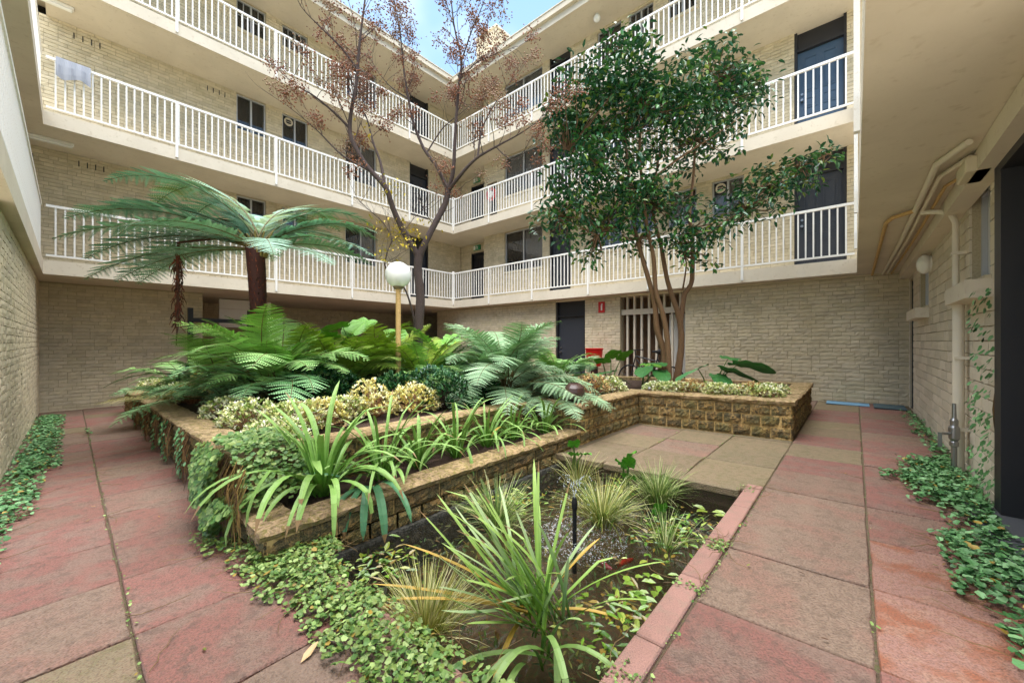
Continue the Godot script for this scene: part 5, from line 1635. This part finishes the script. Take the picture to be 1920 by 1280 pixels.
func build_covers() -> void:
	var cl := [lin(104, 138, 60), lin(132, 160, 84), lin(84, 120, 50), lin(156, 178, 104), lin(120, 140, 60)]
	var cb := [lin(84, 134, 76), lin(108, 156, 98), lin(66, 112, 60), lin(128, 172, 116)]
	cover("creeping_groundcover", "creeping round-leaved plant overgrowing the near pond edge", "ground cover", [[.62, .98, .55, 2.5, 1.0, 0], [.55, .8, 2.0, 2.75, .3, 0], [.9, 1.06, 2.2, 2.42, .12, 0], [.48, .7, 2.7, 3.1, .12, 0]], 8200, .008, .016, .06, cl)
	cover("creeping_groundcover", "strip of round-leaved creeper along the foot of the left brick wall", "ground cover", [[-.43, -.16, 4.4, 6.2, .6, 0], [-.43, -.06, 6.0, 11.6, 2.4, 0], [-.43, -.26, 2.6, 4.5, .35, 0], [.13, .21, 8.3, 8.9, .05, 0]], 8500, .011, .021, .06, cb)
	cover("creeping_groundcover", "bank of round-leaved creeper along the foot of the right wall", "ground cover", [[2.0, 5.3, -.72, -.42, 3.0, 0], [3.9, 5.2, -.66, -.28, 1.2, 0], [5.2, 6.6, -.72, -.56, .4, 0], [6.6, 8.6, -.72, -.52, .35, 0], [2.6, 3.4, -.5, -.34, .5, 0], [4.45, 4.7, -.5, -.16, .25, 0]], 12000, .009, .021, .12, cb)
	# small weeds in the coping joint and paving joints
	cover("joint_weed", "tiny weeds sprouting from the paving joints and the coping", "weed", [[2.35, 2.52, .52, .66, .5, 0], [1.9, 2.0, .5, .66, .25, 0], [3.45, 3.6, .58, .7, .2, 0], [1.2, 1.35, .5, .7, .25, 0], [.155, .19, 1.8, 9.0, .9, 0], [2.0, 9.0, -.075, -.045, .3, 0], [1.5, 3.7, .515, .545, .4, 0], [3.7, 5.5, 1.12, 1.15, .2, 0], [3.7, 5.5, 1.72, 1.75, .2, 0]], 2600, .003, .009, .012, cl)
	# creeper tumbling over the corner where trough and bed meet
	var vn := thing("creeper", "round-leaved creeper tumbling over the bed's front left corner", "creeper", gp(.8, 3.05, 0))
	var g := Geo.new()
	var off := vn.position
	for i in 3600:
		var t := rng.randf()
		var a := rng.randf()
		var p: Vector3
		var nn: Vector3
		if i % 3 == 0:
			var u := rf(.68, 1.06)
			var v := rf(2.72, 3.5)
			p = gp(u, v, (.5 if v > 3.0 else lerpf(.2, .5, (v - 2.72) / .28)) + rf(0, .06)); nn = Vector3(-.3, 1, .4)
		else:
			var v := lerpf(2.62, 3.6, a)
			var hmax := .5 if v > 3.0 else .24
			var hh := lerpf(.02, hmax, pow(t, .8))
			if hh < .7 * absf(v - 3.05) - .02: continue
			var bulge := .1 * sin(PI * clampf(hh / hmax * .8 + .1, 0, 1)) * clampf(1.3 - absf(v - 3.05) * 1.3, .1, 1.0)
			p = gp(.69 - bulge - rf(0, .07), v, hh); nn = Vector3(-1, .7, .2)
		disc_leaf(g, p - off, (nn + Vector3(rf(-.5, .5), rf(-.3, .5), rf(-.5, .5))).normalized(), rf(.012, .024), cl[rng.randi() % 5].lerp(lin(70, 112, 50), rf(0, .8)) * rf(.75, 1.15))
	stuff(obj("leaves", g, M.leaf, vn))
	var sg := Geo.new()
	for i in 160:
		var v := rf(2.65, 4.0)
		var p := gp(.68, v, rf(.3, .48)) - off
		sg.tube(PackedVector3Array([p, p + Vector3(-.05, -.1, rf(-.05, .05)), p + Vector3(-.05 + rf(-.03, .03), -rf(.2, .4), rf(-.12, .12))]), PackedFloat32Array([.003, .0025, .0015]), 3, [lin(150, 120, 66), lin(120, 110, 50), lin(96, 70, 44)][i % 3], false)
	stuff(obj("stems", sg, M.plain, vn))
	# thinner trails further along the left face of the bed
	var k := 0
	for tr in [[4.6, .2, 130], [5.5, .15, 120], [6.3, .12, 80], [7.2, .12, 70], [8.4, .1, 60]]:
		k += 1
		var to := thing("creeper", ["thin creeper trail with bare roots on the bed's left face next to the corner creeper", "leafy creeper trail hanging on the bed's left face", "creeper trail halfway along the bed's left face", "small creeper trail beside the yellowish cream shrub", "last small creeper trail on the bed's left face"][k - 1], "creeper", gp(.7, tr[0], 0), "creeper trails on the bed's left face")
		var tg := Geo.new()
		for i in tr[2]:
			var v: float = tr[0] + rng.randfn() * tr[1] * .5
			disc_leaf(tg, gp(.68 - rf(0, .05), v, rf(.03, .46)) - to.position, Vector3(-1, rf(.2, .9), rf(-.4, .4)).normalized(), rf(.012, .024), cb[rng.randi() % 4] * rf(.7, 1.1))
		stuff(obj("leaves", tg, M.leaf, to))
		var rg := Geo.new()
		for i in 60:
			var v: float = tr[0] + rng.randfn() * tr[1] * .7
			var p := gp(.69, v, rf(.25, .46)) - to.position
			rg.tube(PackedVector3Array([p, p + Vector3(-.03, -.1, rf(-.03, .03)), p + Vector3(-.02, -rf(.15, .35), rf(-.08, .08))]), PackedFloat32Array([.003, .003, .001]), 3, [lin(120, 84, 50), lin(96, 66, 40), lin(150, 120, 70)][i % 3], false)
		stuff(obj("roots", rg, M.plain, to))
	# ivy climbing beside the black doorway
	var iv := thing("ivy", "ivy climbing the wall edge beside the black doorway", "ivy", P(4.0, -.68, 0))
	var ig := Geo.new()
	var st := Geo.new()
	var sp := PackedVector3Array()
	var sr := PackedFloat32Array()
	for i in 16:
		sp.append(Vector3(.04 * sin(i * 1.1), i * .1, .025 + .015 * sin(i * .7))); sr.append(.006)
	st.tube(sp, sr, 5, lin(110, 84, 52))
	obj("stem", st, M.plain, iv)
	for i in 330:
		var t := pow(rng.randf(), 1.7)
		if t > .55 and t < .8 and rng.randf() < .6: continue
		var p := Vector3(.05 * sin(t * 16.0) + rng.randfn() * .09 * (1.2 - t), t * 1.5, -rf(.0, .1))
		disc_leaf(ig, p, Vector3(rf(-.6, .4), rf(.1, .9), -1).normalized(), rf(.012, .025), cb[rng.randi() % 4] * rf(.8, 1.2))
	stuff(obj("leaves", ig, M.leaf, iv))
	# dry leaves and crumbs lying on the paving
	for i in 26:
		var big := i == 0
		var u := .56 if big else (rf(-.3, .6) if i % 2 == 0 else rf(1.6, 6.0))
		var v := 1.53 if big else (rf(1.6, 6.0) if i % 2 == 0 else rf(-.4, .45))
		var lg := Geo.new()
		var l := .09 if big else rf(.018, .035)
		lg.leaf(Vector3.ZERO, dirq(75 if big else rf(0, 360), 6), Vector3.UP, l, l * .34, lin(214, 178, 130) if big else vary([lin(150, 112, 70), lin(92, 64, 44), lin(120, 124, 60)][i % 3], rng, .2), -.06)
		var lo := obj("fallen_leaf", lg, M.leaf)
		lo.position = gp(u, v, .007)
		tag(lo, "long pale dry leaf lying on red paving beside the creeping groundcover" if big else "tiny brown fallen leaf lying loose on the red paving", "leaf", "fallen leaves")

# ---------- lamps, pipes, signs and loose things ----------
func globe_mesh(r: float, seg := 20) -> ArrayMesh:
	var s := SphereMesh.new()
	s.radius = r; s.height = r * 2.0; s.radial_segments = seg * 2; s.rings = seg
	var m := ArrayMesh.new()
	m.add_surface_from_arrays(Mesh.PRIMITIVE_TRIANGLES, s.get_mesh_arrays())
	return m
func text_part(parent: Node, txt: String, size: float, xf: Transform3D, m: Material) -> void:
	var t := TextMesh.new()
	t.text = txt; t.font_size = 32; t.pixel_size = size / 32.0; t.depth = .004
	inst("lettering", t, m, parent, xf)

func build_items() -> void:
	var base := bed(3.12, 4.93)
	var lp := thing("lamp_post", "white globe lamp on a slim timber-coloured post among the ferns", "lamp", base)
	var g := Geo.new()
	var top := 1.92 - base.y
	g.tube(PackedVector3Array([Vector3(0, -.1, 0), Vector3(0, top, 0)]), PackedFloat32Array([.038, .036]), 14)
	obj("post", g, M.timber, lp)
	var cg := Geo.new()
	cg.lathe(Vector3(0, top, 0), [[.036, -.02], [.06, -.015], [.075, .01], [.075, .03], [.0, .03]], 18, lin(120, 104, 80))
	cg.lathe(Vector3(0, top + .03, 0), [[.035, 0], [.035, .09], [.0, .09]], 12, lin(90, 90, 90))
	obj("collar", cg, M.plain, lp)
	var opal := StandardMaterial3D.new()
	opal.albedo_color = Color(.93, .93, .92, .82); opal.transparency = BaseMaterial3D.TRANSPARENCY_ALPHA; opal.roughness = .2
	inst("globe", globe_mesh(.185), opal, lp, Transform3D(Basis.IDENTITY, Vector3(0, top + .19, 0)))
	# balcony and eave lamps
	for k in 2:
		var fl := thing("strip_light", ["fluorescent batten under the highest slab at the left corner", "fluorescent batten under the middle slab at the left corner"][k], "light", P(-.25, 11.85, LV[2 - k]), "fluorescent battens")
		var fg := Geo.new()
		fg.cbox(Vector3(-.3, -.05, -.06), Vector3(.3, -.001, .06), .01)
		obj("housing", fg, M.white, fl)
		var fd := Geo.new()
		fd.cbox(Vector3(-.28, -.085, -.05), Vector3(.28, -.051, .05), .012)
		obj("diffuser", fd, M.opal, fl)
	for q in [[9.9, 5.5, "round opal lamp under the right eave above the evergreen tree"], [4.96, 11.6, "round opal lamp under the left eave behind the berry tree"]]:
		var eo := thing("ceiling_lamp", q[2], "light", P(q[0], q[1], EAVE), "opal lamps under the eaves")
		var eg := Geo.new()
		eg.lathe(Vector3.ZERO, [[.05, 0], [.05, -.03], [.04, -.05]], 14, lin(200, 196, 186))
		obj("base", eg, M.plain, eo)
		inst("globe", globe_mesh(.1, 12), M.opal, eo, Transform3D(Basis.IDENTITY, Vector3(0, -.13, 0)))
	var wl := thing("wall_lamp", "half-round white wall lamp beside the small window under the right soffit", "light", P(7.1, -.72, 2.12))
	var wb := Geo.new()
	wb.rod(Vector3(0, 0, 0), Vector3(0, 0, -.03), .1, 18)
	obj("base", wb, M.white, wl)
	inst("shade", globe_mesh(.12, 14), M.opal, wl, Transform3D(Basis.from_scale(Vector3(1, 1, .62)), Vector3(0, 0, -.06)))
	# exit signs in the corner lobby
	var gm := mat(sc(20, 130, 80), .4)
	for k in 2:
		var y: float = LV[k] + SLAB + 2.3
		var eo := thing("exit_sign", ["green exit sign above the first floor lobby door", "green exit sign above the second floor lobby door"][k], "sign", P(10.91, 11.5, y), "exit signs")
		var eg := Geo.new()
		eg.cbox(Vector3(-.03, -.1, -.2), Vector3(.03, .1, .2), .008)
		obj("plate", eg, gm, eo)
		var wm := Geo.new()
		wm.box(Vector3(-.034, -.08, -.18), Vector3(-.031, .08, -.06))
		# running figure in white
		wm.rod(Vector3(-.033, .055, .02), Vector3(-.036, .055, .02), .02, 10)
		for s in [[.03, .02, -.02, .05], [-.02, .05, -.07, .09], [-.02, .05, -.06, .0], [.03, .02, .01, .09], [.03, .02, -.01, -.03]]:
			wm.rod(Vector3(-.034, s[0], s[1]), Vector3(-.034, s[2], s[3]), .009, 6)
		obj("running_figure", wm, M.white, eo)
	# fire extinguisher sign
	var fs := thing("fire_sign", "small red sign with a white extinguisher symbol on the ground floor pier", "sign", P(9.73, 5.26, 2.1))
	var sg := Geo.new()
	sg.box(Vector3(-.006, -.15, -.1), Vector3(.0, .15, .1))
	obj("plate", sg, mat(sc(190, 28, 24), .45), fs)
	var ss := Geo.new()
	ss.box(Vector3(-.009, -.09, -.022), Vector3(-.0062, .055, .022)); ss.box(Vector3(-.009, .06, -.01), Vector3(-.0062, .095, .03))
	obj("symbol", ss, M.white, fs)
	# red drum
	var rd := thing("red_drum", "red fire drum with a dark rim standing by the ground floor pier", "drum", gp(9.3, 5.25, 0))
	var rg := Geo.new()
	rg.lathe(Vector3.ZERO, [[.0, .62], [.17, .62], [.19, .68], [.23, 1.06], [.245, 1.07], [.245, 1.1], [.21, 1.1], [.2, 1.04], [.0, 1.04]], 22)
	obj("drum", rg, mat(sc(196, 22, 20), .35), rd)
	var rb := Geo.new()
	rb.tube(PackedVector3Array([Vector3(0, 0, 0), Vector3(0, .62, 0)]), PackedFloat32Array([.1, .1]), 14, lin(60, 30, 28))
	obj("pedestal", rb, M.plain, rd)
	# hose reel on the middle balcony
	var hr := thing("hose_reel", "round red fire hose reel in a niche on the second floor", "hose reel", P(10.42, 10.2, LV[1] + SLAB + 1.25))
	var pts := PackedVector3Array()
	var rad := PackedFloat32Array()
	for i in 21:
		pts.append(Vector3(-.02, sin(TAU * i / 20.0) * .2, cos(TAU * i / 20.0) * .2)); rad.append(.05)
	var hg := Geo.new()
	hg.tube(pts, rad, 8, Color.WHITE, false)
	obj("reel", hg, mat(sc(196, 30, 30), .4), hr)
	var hc := Geo.new()
	hc.rod(Vector3(.02, 0, 0), Vector3(-.05, 0, 0), .12, 16)
	obj("hub", hc, M.white, hr)
	# towel over the left balcony rail
	var tw := thing("towel", "faded grey towel hung over the second floor balcony rail", "towel", P(-.18, V0, LV[1] + SLAB + 1.035))
	var tg := Geo.new()
	var prof := [[-.3, .05], [-.2, .06], [-.1, .055], [0.0, .04], [.012, 0.0], [0.0, -.03], [-.14, -.05], [-.27, -.055], [-.36, -.05]]
	for i in 14:
		for j in prof.size() - 1:
			var q := []
			for c in [[i, j], [i + 1, j], [i + 1, j + 1], [i, j + 1]]:
				var x: float = c[0] / 14.0 * .44
				var fold := sin(c[0] * 1.3 + 1.0) * .012 * clampf(-prof[c[1]][0] * 6.0, 0.0, 1.0)
				q.append(Vector3(x, prof[c[1]][0] * (1.0 + .12 * sin(c[0] * .5)), -prof[c[1]][1] + .035 + fold))
			var t := 1.0 if (i * 7 + j * 3) % 5 != 0 else .92
			tg.quad(q[0], q[1], q[2], q[3], Vector3(0, .5, 1), lin(150, 152, 160) * t)
	obj("cloth", tg, M.plain, tw)
	# ball pot and glass ball on the capping
	var pot := thing("ball_pot", "dark brown glazed ball pot on the capping below the silvery fern", "pot", gp(4.12, 2.6, .475))
	var pg := Geo.new()
	pg.lathe(Vector3.ZERO, [[.0, .0], [.06, .0], [.1, .03], [.125, .08], [.13, .12], [.12, .17], [.09, .21], [.055, .228], [.055, .215], [.0, .2]], 26, lin(74, 54, 48))
	obj("bowl", pg, M.leaf_gloss, pot)
	var gb := inst("glass_ball", globe_mesh(.03, 10), M.steel, self, Transform3D(Basis.IDENTITY, gp(5.72, 2.3, .502)))
	tag(gb, "small silver ball on the capping at the bed's inner corner", "ball")
	# pipes and conduits on the near right wall and soffit
	var pp := thing("drain_pipe", "white plastic drain pipe standing against the right wall", "pipe", P(4.97, -.66, 0))
	var a := Geo.new()
	a.tube(PackedVector3Array([Vector3(0, 0, 0), Vector3(0, 1.5, 0), Vector3(.0, 1.56, .01), Vector3(0.02, 1.58, .05)]), PackedFloat32Array([.036, .036, .036, .036]), 14)
	obj("pipe", a, M.pipe, pp)
	var b := Geo.new()
	b.tube(PackedVector3Array([Vector3(.12, 1.5, .0), Vector3(.12, 2.18, .0), Vector3(.13, 2.27, -.03), Vector3(.16, 2.31, -.1), Vector3(.2, 2.335, -.2)]), PackedFloat32Array([.022, .022, .022, .022, .022]), 12)
	for y in [.4, 1.0, 1.9]: b.box(Vector3(-.045 if y < 1.5 else .09, y, -.03), Vector3(.045 if y < 1.5 else .15, y + .025, .06))
	obj("riser", b, M.pipe, pp)
	var cd := thing("conduit", "cream conduit bent across the right soffit above the drain pipe", "pipe", P(0, 0, 2.36), "conduits under the right soffit")
	var c1 := Geo.new()
	c1.tube(PackedVector3Array([Vector3(5.15, -.005, .42), Vector3(5.3, -.005, .28), Vector3(5.5, -.005, .24), Vector3(9.6, -.005, .24)]), PackedFloat32Array([.018, .018, .018, .018]), 10)
	obj("pipe", c1, M.timber, cd)
	for i in 3:
		var z: float = [.42, .47, .53][i]
		var co := thing("conduit", ["white conduit running along the soffit, outermost of three", "thin cream conduit running along the soffit, middle of three", "cream conduit hugging the bulkhead, innermost of three"][i], "pipe", P(0, 0, 2.36), "conduits under the right soffit")
		var cg2 := Geo.new()
		cg2.tube(PackedVector3Array([Vector3(3.6 + i * .3, -.002, z + .1), Vector3(3.9 + i * .3, -.005, z), Vector3(6.5, -.005, z), Vector3(9.65, -.005, z - .04)]), PackedFloat32Array([.02 - i * .004, .02 - i * .004, .02 - i * .004, .02 - i * .004]), 10)
		obj("pipe", cg2, [M.pipe, M.render, M.timber][i], co)
	var jb := thing("junction_box", "small cream junction box where the conduits start above the black doorway", "box", P(4.0, -.6, 2.3))
	var jg := Geo.new()
	jg.cbox(Vector3(-.15, -.05, -.06), Vector3(.15, .05, .06), .008, lin(206, 194, 166))
	obj("box", jg, M.plain, jb)
	var tap := thing("garden_tap", "grey metal tap with a lever on a short pipe by the right wall", "tap", gp(4.85, -.62, 0))
	var t2 := Geo.new()
	t2.lathe(Vector3.ZERO, [[.018, -.05], [.018, .26], [.028, .27], [.028, .3], [.02, .31], [.034, .33], [.034, .42], [.024, .44], [.026, .48], [.015, .5], [.012, .62]], 14)
	t2.rod(Vector3(0, .37, 0), Vector3(-.05, .37, -.07), .012, 8)
	obj("valve", t2, M.steel, tap)
	var t3 := Geo.new()
	t3.box(Vector3(-.075, .26, -.1), Vector3(-.06, .38, -.075))
	obj("lever", t3, M.steel, tap)
	# mats at the far right door
	var dm := Geo.new()
	dm.cbox(Vector3(-.3, 0, -.2), Vector3(.3, .015, .2), .004)
	var d1 := obj("door_mat", dm, mat(sc(70, 88, 92), .95))
	d1.position = gp(9.35, -.45, .006)
	tag(d1, "grey-green door mat at the far door of the right wall", "mat")
	var dm2 := Geo.new()
	dm2.cbox(Vector3(-.2, 0, -.3), Vector3(.2, .012, .3), .004)
	var d2 := obj("door_mat", dm2, mat(sc(110, 150, 176), .95))
	d2.position = gp(9.45, .1, .006)
	tag(d2, "pale blue mat on the paving beside the grey-green one", "mat")
	# black fence and white boards in the undercroft
	var fe := thing("metal_frame", "black metal frame standing at the mouth of the undercroft", "frame", gp(2.5, 12.45, 0))
	for x in [-.52, .75]:
		var fg2 := Geo.new()
		fg2.box(Vector3(x - .05, 0, -.05), Vector3(x + .05, 2.3, .05))
		obj("post", fg2, M.door_black, fe)
	var fb := Geo.new()
	fb.box(Vector3(-.47, 1.95, -.03), Vector3(.7, 2.05, .03))
	obj("rail", fb, M.door_black, fe)
	var bo := thing("white_board", "white boarded panel deep under the left wing behind the tree fern trunk", "panel", gp(3.6, 13.6, 0))
	for i in 3:
		var bg := Geo.new()
		bg.box(Vector3(-.8, 1.9 + i * .27, -.03), Vector3(.5, 2.16 + i * .27, .03))
		obj("board", bg, M.white, bo)
	build_bicycle()

func build_bicycle() -> void:
	var o := thing("bicycle", "dark bicycle parked in front of the slatted screen", "bicycle", gp(9.35, 3.75, 0))
	var R := .33
	for z in [-.5, .5]:
		var ty := Geo.new()
		var pts := PackedVector3Array()
		var rad := PackedFloat32Array()
		for i in 29:
			pts.append(Vector3(0, R + sin(TAU * i / 28.0) * R * .96, z + cos(TAU * i / 28.0) * R * .96)); rad.append(.02)
		ty.tube(pts, rad, 7, lin(28, 28, 28), false)
		var w := obj("wheel", ty, M.plain, o)
		var sp := Geo.new()
		for i in 14: sp.rod(Vector3(0, R, z), Vector3(0, R + sin(TAU * i / 14.0) * R * .93, z + cos(TAU * i / 14.0) * R * .93), .0025, 4)
		obj("spokes", sp, M.steel, w)
	var f := Geo.new()
	var bb := Vector3(0, .3, .05)
	var st := Vector3(0, .82, .18)
	var hd := Vector3(0, .88, -.36)
	var ra := Vector3(0, R, .5)
	for s in [[bb, st], [bb, hd - Vector3(0, .08, -.02)], [st - Vector3(0, .06, 0), hd], [bb, ra], [st, ra], [hd, Vector3(0, R, -.5)]]: f.rod(s[0], s[1], .016, 8)
	obj("frame", f, mat(sc(34, 36, 40), .35), o)
	var sa := Geo.new()
	sa.tube(PackedVector3Array([st, st + Vector3(0, .16, .02)]), PackedFloat32Array([.013, .013]), 8, lin(60, 60, 60))
	sa.tube(PackedVector3Array([st + Vector3(0, .18, -.12), st + Vector3(0, .175, -.02), st + Vector3(0, .18, .1), st + Vector3(0, .19, .15)]), PackedFloat32Array([.018, .035, .075, .06]), 10, lin(24, 24, 24))
	obj("saddle", sa, M.plain, o)
	var hb := Geo.new()
	hb.tube(PackedVector3Array([hd, hd + Vector3(0, .14, -.02)]), PackedFloat32Array([.014, .014]), 8)
	hb.tube(PackedVector3Array([hd + Vector3(-.27, .16, .08), hd + Vector3(-.12, .15, -.02), hd + Vector3(.12, .15, -.02), hd + Vector3(.27, .16, .08)]), PackedFloat32Array([.014, .012, .012, .014]), 8)
	obj("handlebar", hb, mat(sc(30, 30, 32), .4), o)
	var ck := Geo.new()
	ck.rod(bb + Vector3(-.05, 0, 0), bb + Vector3(-.035, 0, 0), .09, 16)
	ck.rod(bb + Vector3(-.06, 0, 0), bb + Vector3(-.08, -.16, .05), .01, 6)
	obj("crank", ck, M.steel, o)

func _ready() -> void:
	rng.seed = 4711
	# camera, sky, sun, exposure
	var cam := Camera3D.new()
	cam.name = "camera"
	add_child(cam)
	cam.position = Vector3(0, 1.15, 0)
	cam.rotation = Vector3(0, -deg_to_rad(90.0 - 41.374), 0)
	cam.fov = rad_to_deg(2.0 * atan(640.0 / 730.0))
	cam.near = .03; cam.far = 600.0; cam.current = true
	var env := Environment.new()
	env.background_mode = Environment.BG_SKY
	env.sky = make_sky()
	env.tonemap_mode = Environment.TONE_MAPPER_LINEAR
	env.tonemap_exposure = 7.5
	env.sdfgi_enabled = true; env.ssao_enabled = true; env.ssil_enabled = true
	var we := WorldEnvironment.new()
	we.name = "environment"; we.environment = env
	add_child(we)
	var sun := DirectionalLight3D.new()
	sun.name = "sun"
	add_child(sun)
	sun.light_energy = .5; sun.light_angular_distance = 80.0; sun.light_color = Color(1, .985, .96); sun.shadow_enabled = true
	sun.rotation_degrees = Vector3(-80, -47, 0)
	make_materials()
	build_ground()
	build_wings()
	build_planter()
	build_pond()
	build_glossy_tree()
	build_bare_tree()
	build_tree_fern()
	build_bed_plants()
	build_pond_plants()
	build_covers()
	build_items()

func make_sky() -> Sky:
	var w := 768
	var h := 384
	var im := Image.create(w, h, false, Image.FORMAT_RGBF)
	var f := FastNoiseLite.new()
	f.seed = 21; f.frequency = 1.5; f.fractal_octaves = 5
	for j in h:
		var th := PI * (j + .5) / h
		var el := PI * .5 - th
		for i in w:
			var ph := TAU * (i + .5) / w
			var d := Vector3(sin(th) * sin(ph), cos(th), sin(th) * cos(ph))
			var t := clampf(el / 1.4, 0.0, 1.0)
			var c := Color(.46, .60, .76).lerp(Color(.16, .34, .66), pow(t, .6))
			var q := d / (absf(d.y) + .25)
			var n := f.get_noise_3d(q.x * 1.2, q.z * 1.2, 3.0) * .5 + .5
			var cl := smoothstep(.56, 1.0, n)
			c = c.lerp(Color(.95, .96, .97), cl * .9)
			if el < 0.0: c = Color(.35, .34, .32)
			im.set_pixel(i, j, c)
	var m := PanoramaSkyMaterial.new()
	m.panorama = ImageTexture.create_from_image(im)
	m.energy_multiplier = .27
	var s := Sky.new()
	s.sky_material = m
	return s
